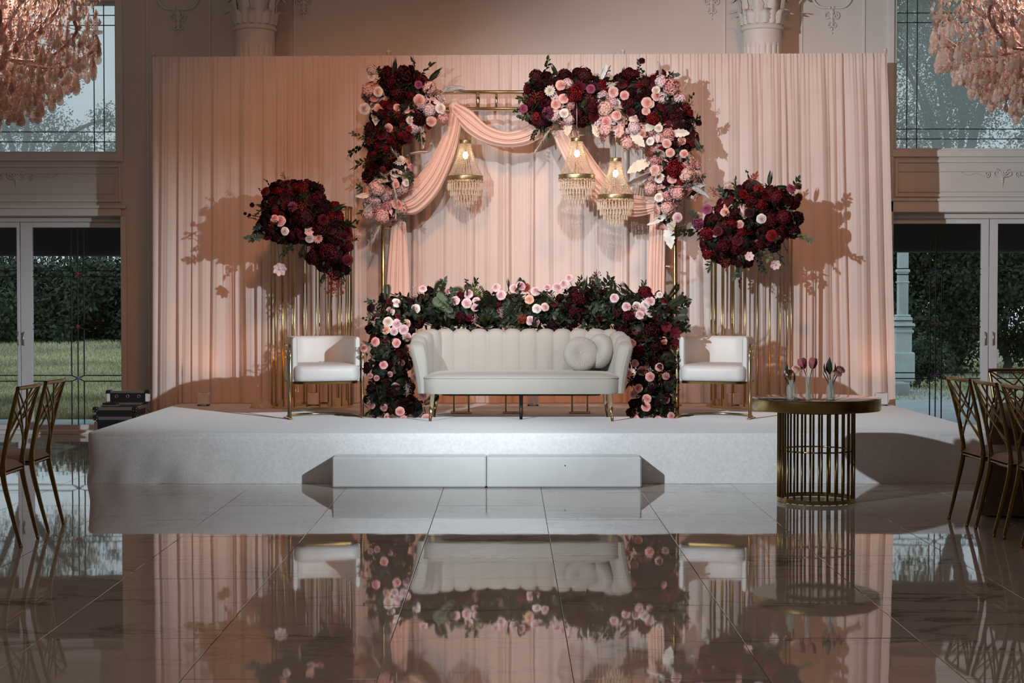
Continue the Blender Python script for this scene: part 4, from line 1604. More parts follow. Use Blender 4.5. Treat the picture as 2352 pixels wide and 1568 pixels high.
def s_frond(rnd):
    m = MB()
    sp = spline([(0, 0, 0), (0, 0.05, 0.4), (0, 0.12, 0.75), (0, 0.25, 1.0)], 20)
    m.tube(sp, 0.01, 4)
    for k in range(2, 20):
        for s in (-1, 1):
            l = 0.42 * math.sin(math.pi * (0.12 + 0.8 * k / 20))
            d = Vector((s * 0.8, 0.05, 0.65))
            one_leaf(m, sp[k], d, Vector((0, -1, 0.2)), l, 0.028, 0.3, 0.1)
    return m


def s_fan(rnd):
    m = MB()
    for k in range(19):
        a = -1.25 + 2.5 * k / 18
        one_leaf(m, Vector((0, 0, 0)), Vector((math.sin(a), rnd.uniform(-0.08, 0.08), math.cos(a))), Vector((0, -1, 0.1)), rnd.uniform(0.85, 1.05), 0.026, 0.4, 0.08)
    return m


def s_bleach(rnd):
    m = MB()

    def fn(u, v):
        s = u * 2 - 1
        w = 0.24 * math.sin(math.pi * min(0.99, 0.08 + 0.9 * v)) ** 0.8 * (1 + 0.16 * math.sin(v * 34 + s))
        return (s * w + 0.12 * v * v, 0.07 * abs(s) - 0.18 * v * v + 0.02 * math.sin(s * 14), v)
    m.grid(fn, 11, 16)
    m.tube([(0, 0, -0.2), (0, 0, 0.05), (0.12 * 0.8, -0.12, 0.9)], [0.02, 0.018, 0.006], 5)
    return m


def s_berry(rnd, n=34, r=0.032):
    m = MB()
    m.tube([(0, 0, 0), (0.02, 0, 0.5), (0.0, 0, 0.95)], 0.01, 4)
    for k in range(n):
        t = 0.25 + 0.72 * rnd.random()
        a = rnd.uniform(0, 6.28)
        q = rnd.uniform(0.08, 0.30) * (1.2 - 0.6 * t)
        b = Vector((0, 0, t - 0.12))
        p = Vector((q * math.cos(a), q * math.sin(a), t + rnd.uniform(-0.05, 0.08)))
        m.tube([b, p], 0.006, 3, caps=False)
        m.octa(p, r * rnd.uniform(0.7, 1.3))
    return m


def s_breath(rnd):
    return s_berry(rnd, 46, 0.022)


def s_pampas(rnd):
    m = MB()
    for k in range(60):
        t = rnd.random()
        a = rnd.uniform(0, 6.28)
        b = Vector((0, 0, 0.1 + 0.8 * t))
        d = Vector((math.cos(a) * 0.22 * (1 - 0.5 * t), math.sin(a) * 0.22 * (1 - 0.5 * t), 0.28))
        n = Vector((math.sin(a), -math.cos(a), 0)) * 0.006
        m.add([b - n, b + n, b + d], [(0, 1, 2)])
    m.tube([(0, 0, 0), (0, 0, 0.9)], 0.008, 4)
    return m


KIND = {'rose': f_rose, 'bloom': f_bloom, 'hydrangea': f_hydrangea, 'dahlia': f_dahlia, 'bud': f_bud, 'anemone': f_anemone,
        'sprig': s_sprig, 'eucalyptus': lambda r: s_sprig(r, 15, 0.17, 0.075, 0.01, 1.1), 'ivy': lambda r: s_sprig(r, 12, 0.26, 0.10, 0.009, 1.0), 'willow': s_willow, 'frond': s_frond, 'fan': s_fan,
        'bleach': s_bleach, 'berry': s_berry, 'breath': s_breath, 'pampas': s_pampas}
NAMES = {'rose': 'rose', 'bloom': 'carnation', 'hydrangea': 'hydrangea', 'dahlia': 'dahlia', 'bud': 'rose_bud', 'anemone': 'open_flower', 'sprig': 'leaf_sprig', 'eucalyptus': 'eucalyptus_sprig', 'ivy': 'trailing_sprig',
         'willow': 'willow_leaves', 'frond': 'palm_frond', 'fan': 'fan_palm_leaf', 'bleach': 'bleached_leaf', 'berry': 'berry_spray', 'breath': 'white_filler_spray', 'pampas': 'plume_grass'}
FLOWERS = ('rose', 'bloom', 'hydrangea', 'dahlia', 'bud', 'anemone')
CACHE = {}


def fmesh(kind, c, var):
    k = (kind, c, var)
    if k not in CACHE:
        r = random.Random(len(kind) * 31 + var * 977 + ord(kind[0]))
        mt = petal_mat(c, kind in ('rose', 'bud')) if kind in FLOWERS or kind in ('bleach', 'berry', 'breath', 'pampas') else leaf_mat(c)
        CACHE[k] = KIND[kind](r).mesh(NAMES[kind], mt)
    return CACHE[k]


def plant(root, kind, c, pos, d, size, rnd, roll=None):
    q = Vector(d).normalized().to_track_quat('Z', 'Y') @ Quaternion((0, 0, 1), rnd.uniform(0, 6.28) if roll is None else roll)
    return put(NAMES[kind], fmesh(kind, c, rnd.randrange(3)), root, Vector(pos) - root.location, q, size)


ZONES = {
    'burg': ([('bloom', 'burg', 26), ('bloom', 'wine', 28), ('rose', 'burg', 22), ('dahlia', 'wine', 28), ('hydrangea', 'burg', 32), ('rose', 'wine', 22), ('bloom', 'plum', 26), ('bloom', 'red', 20)],
             [('sprig', 'green', 62), ('eucalyptus', 'dark', 60), ('berry', 'russet', 50), ('willow', 'dark', 48)]),
    'blush': ([('rose', 'blush', 24), ('hydrangea', 'blush', 34), ('bloom', 'pink', 24), ('rose', 'ivory', 22), ('bloom', 'lilac', 25), ('hydrangea', 'lilac', 30), ('rose', 'pink', 23), ('dahlia', 'ivory', 25)],
              [('sprig', 'green', 50), ('pampas', 'bleach', 60), ('bleach', 'bleach', 60)]),
    'mix': ([('rose', 'blush', 22), ('bloom', 'wine', 26), ('rose', 'ivory', 20), ('bloom', 'burg', 26), ('hydrangea', 'lilac', 28), ('rose', 'wine', 21)],
            [('sprig', 'green', 58), ('eucalyptus', 'euca', 55), ('berry', 'russet', 46)]),
    'green': ([('bloom', 'burg', 20), ('rose', 'wine', 16), ('bloom', 'plum', 20)],
              [('sprig', 'green', 62), ('eucalyptus', 'euca', 58), ('sprig', 'dark', 62), ('frond', 'green', 66), ('willow', 'green', 52), ('eucalyptus', 'green', 56), ('sprig', 'euca', 56)]),
    'deep': ([('bloom', 'plum', 24), ('bloom', 'burg', 22), ('rose', 'burg', 18)],
             [('sprig', 'dark', 60), ('frond', 'dark', 62), ('sprig', 'green', 58), ('willow', 'dark', 50), ('eucalyptus', 'dark', 56)]),
}


def arrangement(root, blobs, Y, fl_density, lf_density, seed, explicit=(), leaves=(), depth=0.8, back=0.25, zmin=-9.0, avoid=()):
    rnd = random.Random(seed)
    B = []
    for b in blobs:
        px, py, r, zn = b[:4]
        yy = b[4] if len(b) > 4 else Y
        B.append((P(px, py, yy), sz(r, yy), zn))
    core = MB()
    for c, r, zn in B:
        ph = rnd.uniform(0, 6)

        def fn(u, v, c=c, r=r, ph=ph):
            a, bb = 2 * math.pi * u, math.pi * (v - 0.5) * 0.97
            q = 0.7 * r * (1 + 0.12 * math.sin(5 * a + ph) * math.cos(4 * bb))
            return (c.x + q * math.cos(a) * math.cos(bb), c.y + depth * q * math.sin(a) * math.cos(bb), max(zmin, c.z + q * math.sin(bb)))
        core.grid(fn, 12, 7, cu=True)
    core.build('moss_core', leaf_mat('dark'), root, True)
    def bad(q):
        return any(a[0] < q.x < a[1] and a[2] < q.y < a[3] and a[4] < q.z < a[5] for a in avoid)

    fill = {}
    for c, r, zn in B:
        for _ in range(int(150 * (r / 0.17) ** 2)):
            d = Vector((rnd.gauss(0, 1), rnd.gauss(0, 1), rnd.gauss(0, 1))).normalized()
            if d.y > 0.5:
                continue
            pos = c + Vector((d.x, d.y * depth, d.z)) * r * rnd.uniform(0.68, 0.92)
            if pos.z < zmin + 0.02 or bad(pos) or bad(pos + d * 0.05):
                continue
            key = {'burg': rnd.choice(('burg', 'plum', 'dark')), 'blush': rnd.choice(('blush', 'lilac', 'pink', 'dusty')), 'mix': rnd.choice(('green', 'burg', 'dusty')), 'green': rnd.choice(('green', 'dark', 'green', 'euca')), 'deep': rnd.choice(('dark', 'dark', 'green', 'plum'))}[zn]
            m = fill.setdefault(key, MB())
            t = (Vector((rnd.gauss(0, 1), rnd.gauss(0, 1), rnd.gauss(0, 1))).cross(d) + d * rnd.uniform(0.1, 0.7)).normalized()
            one_leaf(m, pos, t, d, rnd.uniform(0.045, 0.085), rnd.uniform(0.012, 0.02))
    for key, m in fill.items():
        m.build('leaf_filling' if key in ('green', 'dark', 'euca') else 'petal_filling', leaf_mat(key) if key in ('green', 'dark', 'euca') else petal_mat(key), root, True, False)['kind'] = 'stuff'
    placed = []
    stray = []

    def hit(px, py):
        d = ray(px, py)
        best = None
        for c, r, zn in B:
            oc = CAM - c
            R = r * 0.98
            # scale along y by depth
            S = Vector((1, 1 / depth, 1))
            o2 = Vector((oc.x, oc.y * S.y, oc.z))
            d2 = Vector((d.x, d.y * S.y, d.z))
            a = d2.dot(d2)
            bq = 2 * o2.dot(d2)
            cq = o2.dot(o2) - R * R
            disc = bq * bq - 4 * a * cq
            if disc > 0:
                t = (-bq - math.sqrt(disc)) / (2 * a)
                if best is None or t < best[0]:
                    p = CAM + d * t
                    n = p - c
                    best = (t, p, Vector((n.x, n.y / depth, n.z)).normalized())
        if best is None:
            c = min(B, key=lambda b: (P(px, py, b[0].y) - b[0]).length - b[1])
            p = P(px, py, c[0].y - 0.05)
            stray.append((p, c[0]))
            return p, (p - c[0] + Vector((0, -0.1, 0))).normalized()
        return best[1], best[2]

    for kind, c, px, py, s in explicit:
        p, n = hit(px, py)
        s_ = sz(s, p.y)
        d = n * 0.5 + Vector((-p.x * 0.02, -0.8, 0.12)) + Vector((rnd.uniform(-0.25, 0.25), 0, rnd.uniform(-0.2, 0.2)))
        plant(root, kind, c, p + n * (s_ * 0.4 + 0.025), d, s_, rnd)
        placed.append((p, s_))
    for kind, c, px, py, dx, dz, s in leaves:
        p, n = hit(px, py)
        plant(root, kind, c, p - n * 0.02, Vector((dx, -0.3, dz)), sz(s, p.y), rnd)
    for p, c in stray:
        mid = (p + c) / 2 + Vector((0, 0, 0.02))
        MB().tube(spline([c, mid, p], 8), 0.003, 5).build('stalk', leaf_mat('green'), root, True)
    area = sum(r * r for _, r, _ in B)
    nfl, nlf = int(fl_density * area), int(lf_density * area)
    for mode, n in ((0, nfl), (1, nlf)):
        done = tries = 0
        while done < n and tries < n * 30:
            tries += 1
            k = rnd.random() * area
            for c, r, zn in B:
                k -= r * r
                if k <= 0:
                    break
            d = Vector((rnd.gauss(0, 1), rnd.gauss(0, 1), rnd.gauss(0, 1))).normalized()
            if d.y > 0.25 and rnd.random() > back:
                continue
            pos = c + Vector((d.x, d.y * depth, d.z)) * r * rnd.uniform(0.78, 1.0)
            if pos.z < zmin + 0.03 or bad(pos):
                continue
            if any((pos - c2).length < 0.72 * r2 for c2, r2, _ in B if c2 is not c):
                continue
            kind, col, s = rnd.choice(ZONES[zn][mode])
            s = sz(s, c.y) * rnd.uniform(0.75, 1.1)
            if mode == 0:
                s *= 0.62
                if bad(pos + d * s) or bad(pos + Vector((s, 0, 0))) or bad(pos - Vector((s, 0, 0))) or bad(pos + Vector((0, -s, 0))):
                    continue
                if any((pos - q).length < 0.62 * (s + s2) for q, s2 in placed):
                    continue
                placed.append((pos, s))
                plant(root, kind, col, pos, d + Vector((0, -0.35, 0.1)), s, rnd)
            else:
                if kind in ('bleach', 'pampas', 'berry') and rnd.random() < 0.35:
                    continue
                s *= 0.8
                base = c + Vector((d.x, d.y * depth, d.z)) * r * 0.72
                gd = (d + Vector((rnd.gauss(0, 0.4), -0.35, rnd.gauss(0, 0.35)))).normalized()
                if avoid and (any(bad(base + gd * s * f + o_ * s * 0.25) for f in (0.3, 0.6, 0.9, 1.1) for o_ in (Vector((0, 0, 0)), Vector((1, 0, 0)), Vector((-1, 0, 0)), Vector((0, 0, -1)))) or (base + gd * s).z < zmin + 0.05 * s):
                    continue
                plant(root, kind, col, base, gd, s, rnd)
            done += 1


R = 'rose'
# ---------------------------------------------------------------- arch flowers
FY = 16.2
c = P(905, 330, FY)
al = thing('arch_flower_cascade', 'burgundy and blush flower cascade running down the arch post beside the knotted swag', 'flowers', (c.x, FY, P(905, 510, FY).z))
arrangement(al, [(905, 205, 44, 'burg'), (868, 222, 34, 'blush'), (955, 205, 36, 'burg'), (985, 238, 34, 'blush'), (900, 262, 42, 'burg'), (948, 268, 34, 'mix'), (885, 318, 42, 'burg'), (922, 305, 28, 'burg'), (880, 362, 38, 'burg'),
                 (918, 382, 24, 'blush'), (872, 398, 30, 'burg'), (905, 420, 30, 'blush'), (872, 452, 34, 'blush'), (898, 482, 24, 'blush')], FY, 430, 230, 1,
            [(R, 'white', 845, 243, 14), (R, 'blush', 869, 243, 11), (R, 'ivory', 876, 210, 12), (R, 'white', 861, 181, 9), (R, 'blush', 910, 250, 9), (R, 'blush', 928, 254, 9), (R, 'blush', 894, 288, 11), (R, 'blush', 961, 224, 14),
             ('hydrangea', 'blush', 986, 212, 17), (R, 'mauve', 960, 197, 10), ('bloom', 'burg', 938, 185, 27), (R, 'white', 1005, 246, 12), (R, 'blush', 990, 272, 12), ('hydrangea', 'pink', 1013, 265, 14), (R, 'red', 935, 298, 7), ('dahlia', 'red', 976, 285, 9),
             (R, 'pink', 908, 423, 9), (R, 'white', 926, 420, 9), ('hydrangea', 'blush', 868, 438, 20), ('hydrangea', 'pink', 885, 492, 18), ('hydrangea', 'blush', 850, 485, 14), (R, 'red', 880, 383, 6), ('hydrangea', 'lilac', 862, 168, 13)],
            [('willow', 'green', 905, 178, 0.0, 1, 48), ('willow', 'green', 985, 185, 0.8, 0.6, 46), ('bleach', 'white', 1018, 210, 1, 0.35, 55), ('bleach', 'bleach', 968, 290, 0.2, -1, 55), ('bleach', 'bleach', 945, 352, 1, 0.25, 40), ('bleach', 'bleach', 850, 440, -0.9, -0.45, 38),
             ('bleach', 'bleach', 912, 490, 0.05, 1, 70), ('ivy', 'green', 840, 330, -0.8, -0.4, 50), ('ivy', 'green', 930, 385, 0.5, -0.6, 45), ('berry', 'russet', 850, 410, -0.7, -0.3, 40), ('ivy', 'green', 950, 300, 0.4, -0.8, 42), ('sprig', 'sage', 838, 318, -0.9, 0.4, 36), ('pampas', 'bleach', 880, 505, -0.5, -1, 60)])

c = P(1440, 300, FY)
ar = thing('arch_flower_corner', 'burgundy and blush flowers sweeping round the arch corner above the pair of chandeliers', 'flowers', (c.x, FY, P(1440, 540, FY).z))
arrangement(ar, [(1242, 205, 38, 'burg'), (1238, 255, 34, 'burg'), (1285, 200, 36, 'mix'), (1288, 250, 38, 'blush'), (1335, 198, 38, 'burg'), (1345, 245, 40, 'burg'), (1390, 235, 34, 'blush'), (1405, 275, 32, 'blush'), (1375, 205, 26, 'burg'), (1448, 208, 42, 'burg'),
                 (1470, 240, 40, 'burg'), (1510, 205, 36, 'mix'), (1540, 222, 26, 'blush'), (1500, 262, 38, 'burg'), (1550, 275, 38, 'burg'), (1458, 296, 34, 'blush'), (1525, 312, 40, 'blush'), (1578, 318, 28, 'burg'), (1555, 348, 32, 'mix'), (1518, 385, 36, 'blush'),
                 (1572, 395, 32, 'blush'), (1535, 432, 34, 'blush'), (1588, 435, 22, 'blush'), (1528, 475, 24, 'blush'), (1532, 510, 16, 'blush')], FY, 430, 210, 2,
            [('dahlia', 'ivory', 1258, 208, 13), (R, 'blush', 1287, 197, 12), (R, 'blush', 1293, 232, 12), (R, 'mauve', 1352, 203, 11), (R, 'mauve', 1211, 251, 10), ('bloom', 'red', 1325, 225, 20), ('bloom', 'wine', 1355, 245, 15), (R, 'white', 1294, 258, 11), (R, 'red', 1233, 262, 6),
             ('bloom', 'mauve', 1253, 258, 14), (R, 'blush', 1417, 211, 13), (R, 'pink', 1437, 217, 11), (R, 'blush', 1421, 249, 11), (R, 'blush', 1413, 268, 12), (R, 'white', 1422, 232, 10), (R, 'blush', 1499, 225, 12), (R, 'blush', 1482, 237, 13), (R, 'blush', 1481, 252, 10), (R, 'blush', 1495, 244, 10),
             ('bloom', 'pink', 1541, 208, 22), ('bloom', 'red', 1500, 270, 16), ('bloom', 'burg', 1471, 148, 8), ('bloom', 'wine', 1445, 178, 15), (R, 'ivory', 1515, 298, 10), (R, 'blush', 1530, 326, 11), (R, 'blush', 1543, 350, 11), (R, 'white', 1500, 322, 10), (R, 'blush', 1569, 322, 10), (R, 'blush', 1567, 352, 10),
             (R, 'red', 1519, 336, 6), ('bloom', 'red', 1541, 388, 22), ('bloom', 'wine', 1528, 408, 13), (R, 'blush', 1507, 389, 12), (R, 'white', 1520, 415, 12), (R, 'blush', 1541, 416, 12), ('hydrangea', 'pink', 1550, 440, 18), ('hydrangea', 'blush', 1505, 432, 16), (R, 'white', 1518, 460, 11), ('hydrangea', 'blush', 1575, 400, 18),
             (R, 'lilac', 1550, 495, 12), ('hydrangea', 'blush', 1530, 478, 16), ('anemone', 'blush', 1430, 300, 16), ('hydrangea', 'blush', 1445, 320, 16), ('dahlia', 'white', 1507, 283, 11), (R, 'red', 1556, 421, 7), ('bloom', 'burg', 1600, 288, 8)],
            [('bleach', 'white', 1370, 185, 0.6, 1, 46), ('bleach', 'white', 1515, 185, 0.1, 1, 46), ('bleach', 'white', 1545, 235, 0.5, -0.8, 44), ('bleach', 'bleach', 1450, 300, 0.5, -0.9, 48), ('bleach', 'bleach', 1540, 300, 1, -0.1, 48), ('bleach', 'bleach', 1490, 370, -1, -0.3, 60), ('bleach', 'white', 1492, 395, -1, -0.6, 75),
             ('bleach', 'white', 1580, 430, 1, -0.3, 52), ('bleach', 'white', 1565, 425, 1, -0.15, 60), ('bleach', 'white', 1530, 490, -0.7, -0.7, 55), ('bleach', 'white', 1540, 520, -0.1, -1, 55), ('pampas', 'bleach', 1265, 295, -0.6, -0.9, 70), ('pampas', 'bleach', 1480, 420, -0.9, -0.2, 60), ('pampas', 'pink', 1590, 405, 1, 0.2, 50),
             ('willow', 'euca', 1355, 285, 0, -1, 40), ('willow', 'euca', 1595, 315, 0.5, -0.8, 40), ('willow', 'green', 1280, 172, -0.4, 0.8, 36), ('ivy', 'green', 1225, 270, -0.8, -0.2, 38), ('ivy', 'green', 1235, 295, -0.3, -0.9, 36), ('ivy', 'green', 1415, 195, 0.4, 0.6, 36), ('berry', 'russet', 1375, 290, 0.1, -1, 45), ('berry', 'russet', 1490, 340, -0.2, -0.9, 40),
             ('pampas', 'peach', 1385, 295, 0.2, -1, 50), ('bleach', 'bleach', 1362, 288, 0.5, -1, 36), ('sprig', 'green', 1470, 160, 0.1, 1, 24)])

# ---------------------------------------------------------------- stand flowers
SYF = 15.80
c = P(710, 640, SYF)
sl = thing('stand_flower_bouquet', 'dark burgundy flower mass with a drooping red spray on the gold rod stand', 'flowers', (c.x, SYF, P(710, 478, SYF).z))
arrangement(sl, [(650, 472, 48, 'burg'), (632, 515, 36, 'burg'), (700, 465, 46, 'burg'), (690, 515, 46, 'burg'), (740, 508, 46, 'burg'), (768, 540, 38, 'burg'), (758, 585, 44, 'burg'), (772, 610, 26, 'deep'), (672, 447, 32, 'burg')], SYF, 420, 120, 3,
            [(R, 'pink', 653, 509, 13), (R, 'pink', 631, 505, 10), (R, 'white', 661, 528, 10), (R, 'ivory', 717, 540, 11), ('anemone', 'pink', 706, 528, 11), ('dahlia', 'pink', 739, 546, 12), ('dahlia', 'wine', 739, 547, 9), ('dahlia', 'mauve', 678, 473, 13), ('dahlia', 'wine', 742, 505, 14), (R, 'wine', 617, 446, 11),
             ('bloom', 'plum', 716, 433, 10), ('bloom', 'plum', 587, 471, 6), ('bloom', 'plum', 570, 493, 4), ('bloom', 'plum', 580, 496, 4), ('anemone', 'lilac', 642, 606, 16), ('bloom', 'wine', 790, 570, 14), ('bloom', 'burg', 728, 590, 18), ('bloom', 'wine', 755, 580, 20), (R, 'wine', 790, 595, 13), ('hydrangea', 'burg', 700, 490, 26)],
            [('ivy', 'euca', 610, 540, -0.9, -0.45, 48), ('sprig', 'euca', 620, 530, -0.6, -0.6, 40), ('ivy', 'dark', 605, 500, -0.5, -0.9, 34), ('willow', 'green', 762, 482, 0.8, 0.3, 45), ('willow', 'dark', 700, 565, -0.3, -1, 42), ('willow', 'green', 695, 572, 0.3, -1, 40), ('berry', 'russet', 762, 615, 0.05, -1, 72), ('berry', 'russet', 772, 625, 0.25, -1, 70), ('berry', 'russet', 766, 620, -0.1, -1, 62),
             ('berry', 'russet', 795, 545, 1, -0.1, 36), ('berry', 'russet', 690, 445, 0.4, 0.8, 34), ('willow', 'green', 745, 630, -0.3, -1, 34), ('ivy', 'dark', 735, 470, 0.2, 0.8, 30), ('ivy', 'green', 655, 555, 0, -1, 40), ('willow', 'green', 608, 475, -1, 0.2, 26), ('sprig', 'green', 785, 620, 0.3, -0.9, 36)])

c = P(1730, 640, SYF)
sr = thing('stand_flower_bouquet', 'red and burgundy flower mass with trailing green stems on the gold rod stand', 'flowers', (c.x, SYF, P(1730, 478, SYF).z))
arrangement(sr, [(1660, 518, 42, 'burg'), (1640, 552, 34, 'burg'), (1690, 480, 40, 'mix'), (1740, 468, 48, 'burg'), (1790, 462, 34, 'burg'), (1760, 525, 46, 'burg'), (1806, 515, 30, 'burg'), (1700, 555, 40, 'burg'), (1662, 580, 26, 'burg'), (1705, 592, 24, 'green')], SYF, 420, 115, 4,
            [(R, 'red', 1741, 440, 11), (R, 'red', 1704, 453, 11), (R, 'burg', 1703, 437, 9), (R, 'mauve', 1810, 440, 11), (R, 'burg', 1826, 455, 10), (R, 'wine', 1827, 433, 8), (R, 'white', 1747, 496, 12), (R, 'blush', 1664, 494, 11), (R, 'blush', 1697, 508, 10), (R, 'pink', 1645, 533, 9), (R, 'mauve', 1629, 487, 12), ('bloom', 'mauve', 1612, 515, 14),
             ('bloom', 'red', 1628, 540, 15), ('bloom', 'red', 1628, 577, 12), ('bloom', 'wine', 1655, 562, 17), (R, 'wine', 1651, 528, 12), ('hydrangea', 'wine', 1785, 455, 18), ('hydrangea', 'wine', 1790, 505, 18), (R, 'red', 1770, 538, 14), ('bloom', 'wine', 1735, 560, 13), ('anemone', 'lilac', 1716, 590, 11), ('anemone', 'lilac', 1778, 598, 12), ('pampas', 'pink', 1724, 555, 18), (R, 'plum', 1725, 485, 12)],
            [('ivy', 'green', 1610, 530, -1, 0.05, 62), ('ivy', 'euca', 1600, 515, -0.3, 0.9, 36), ('sprig', 'euca', 1690, 448, -0.2, 1, 40), ('sprig', 'euca', 1670, 460, -0.7, 0.7, 42), ('willow', 'euca', 1755, 425, -0.9, 0.4, 42), ('willow', 'euca', 1768, 425, 0.1, 1, 42), ('willow', 'green', 1780, 425, 0.8, -0.1, 32), ('sprig', 'russet', 1725, 430, 0, 1, 36),
             ('ivy', 'sage', 1805, 470, 0.5, -0.9, 46), ('ivy', 'sage', 1815, 530, 0.9, -0.6, 60), ('ivy', 'green', 1690, 600, 0.1, -1, 58), ('ivy', 'green', 1700, 590, -0.1, -1, 50), ('ivy', 'dark', 1745, 590, 0.15, -1, 40), ('berry', 'russet', 1650, 450, -0.7, 0.6, 40), ('ivy', 'green', 1800, 545, 0.3, -1, 40), ('berry', 'russet', 1668, 590, 0.0, -1, 44), ('sprig', 'sage', 1740, 560, 0.4, -0.9, 50)])

# ---------------------------------------------------------------- garland round the sofa
GYL, GYT = 14.72, 15.2
c = P(1200, 700, GYT)
ga = thing('sofa_flower_garland', 'leafy garland of pink roses rising behind and beside the cream sofa', 'flowers', (c.x, GYL, SZ))
bl = [(905, 712, 42, 'green', 15.0), (950, 715, 38, 'green', GYT), (890, 758, 42, 'green', 14.85), (926, 768, 30, 'green', 15.02), (880, 808, 40, 'green', GYL), (915, 828, 36, 'deep', GYL), (880, 858, 40, 'deep', GYL), (915, 880, 38, 'deep', GYL), (873, 905, 36, 'deep', GYL), (915, 925, 40, 'deep', GYL), (955, 938, 24, 'deep', GYL), (866, 938, 24, 'deep', GYL), (943, 918, 18, 'deep', GYL),
      (1455, 712, 44, 'green', 15.0), (1515, 718, 46, 'green', 14.95), (1470, 765, 42, 'burg', 14.85), (1528, 768, 38, 'burg', 14.85), (1475, 815, 40, 'deep', GYL), (1527, 825, 36, 'deep', GYL), (1485, 875, 44, 'deep', GYL), (1535, 885, 26, 'deep', GYL), (1485, 930, 34, 'deep', GYL), (1530, 938, 28, 'deep', GYL)]
for k, x in enumerate(range(992, 1420, 42)):
    bl.append((x, 713 + (7 if k % 2 else -3) - (6 if x > 1290 else 0), 46 + (5 if x > 1290 else 0), 'green', GYT))
ros = [('lilac', 898, 715, 11), ('white', 909, 699, 11), ('white', 962, 709, 11), ('peach', 926, 737, 12), ('ivory', 891, 743, 12), ('lilac', 907, 747, 12), ('lilac', 919, 757, 12), ('peach', 887, 757, 11), ('lilac', 902, 760, 10), ('lilac', 932, 772, 11), ('lilac', 947, 772, 9), ('pink', 866, 790, 11), ('pink', 904, 792, 11), ('dusty', 930, 793, 8),
       ('pink', 881, 842, 10), ('dusty', 921, 832, 8), ('pink', 910, 887, 11), ('dusty', 893, 859, 7), ('pink', 845, 802, 9), ('lilac', 1052, 694, 11), ('lilac', 1076, 682, 11), ('lilac', 1073, 699, 12), ('lilac', 1091, 695, 10), ('lilac', 1088, 707, 9), ('lilac', 1153, 684, 12), ('lilac', 1177, 672, 12), ('lilac', 1143, 668, 11), ('lilac', 1192, 664, 12), ('peach', 1213, 694, 11),
       ('white', 1235, 709, 11), ('lilac', 1215, 733, 11), ('lilac', 1232, 734, 11), ('lilac', 1250, 706, 10), ('lilac', 1233, 677, 12), ('lilac', 1275, 668, 13), ('lilac', 1300, 660, 12), ('lilac', 1310, 647, 10), ('lilac', 1255, 670, 10), ('lilac', 1442, 706, 11), ('white', 1461, 705, 11), ('white', 1477, 702, 11), ('lilac', 1497, 697, 12), ('lilac', 1483, 713, 11),
       ('lilac', 1463, 721, 11), ('lilac', 1470, 732, 11), ('lilac', 1488, 729, 11), ('white', 1515, 684, 8), ('pink', 1509, 764, 11), ('pink', 1523, 780, 11), ('pink', 1456, 795, 11), ('pink', 1475, 843, 12), ('pink', 1517, 839, 10), ('pink', 1491, 867, 11), ('pink', 1450, 861, 9), ('dusty', 1529, 855, 9), ('pink', 1470, 888, 10), ('pink', 1462, 911, 9), ('pink', 1485, 919, 11), ('pink', 1484, 933, 11), ('pink', 1528, 923, 11),
       ('pink', 1466, 955, 11), ('pink', 1518, 957, 10), ('pink', 1538, 950, 9), ('pink', 1462, 830, 9), ('dusty', 944, 868, 9), ('dusty', 965, 918, 10), ('dusty', 880, 929, 9), ('pink', 918, 940, 11), ('pink', 883, 951, 10), ('pink', 893, 956, 9), ('pink', 925, 954, 9), ('pink', 971, 953, 11), ('dusty', 858, 933, 8), ('dusty', 856, 862, 7), ('dusty', 868, 866, 7),
       ('lilac', 975, 672, 10), ('lilac', 1030, 675, 8), ('lilac', 1420, 690, 11), ('lilac', 1430, 675, 10), ('pink', 1450, 780, 8)]
ex = [(R, c_, x, y, s) for c_, x, y, s in ros]
ex += [('bloom', 'burg', 967, 735, 15), ('bloom', 'burg', 1062, 725, 14), ('bloom', 'wine', 1062, 683, 10), (R, 'burg', 1075, 668, 9), ('bloom', 'russet', 1200, 730, 11), ('dahlia', 'russet', 1213, 668, 12), ('bloom', 'wine', 1328, 690, 17), ('bloom', 'wine', 1320, 715, 13), ('bloom', 'red', 1475, 680, 16), ('bloom', 'wine', 1495, 688, 11), ('bloom', 'wine', 1450, 735, 14), ('anemone', 'wine', 1545, 765, 14),
       ('anemone', 'wine', 1530, 755, 13), ('anemone', 'wine', 1546, 785, 12), ('bloom', 'burg', 1440, 765, 18), ('bloom', 'burg', 1490, 762, 20), ('bloom', 'wine', 1470, 808, 15), ('bloom', 'burg', 1500, 800, 16), (R, 'plum', 861, 708, 11), ('bloom', 'wine', 920, 790, 11), ('bloom', 'burg', 905, 905, 15), ('bloom', 'burg', 1530, 905, 14), ('bloom', 'burg', 1458, 942, 12)]
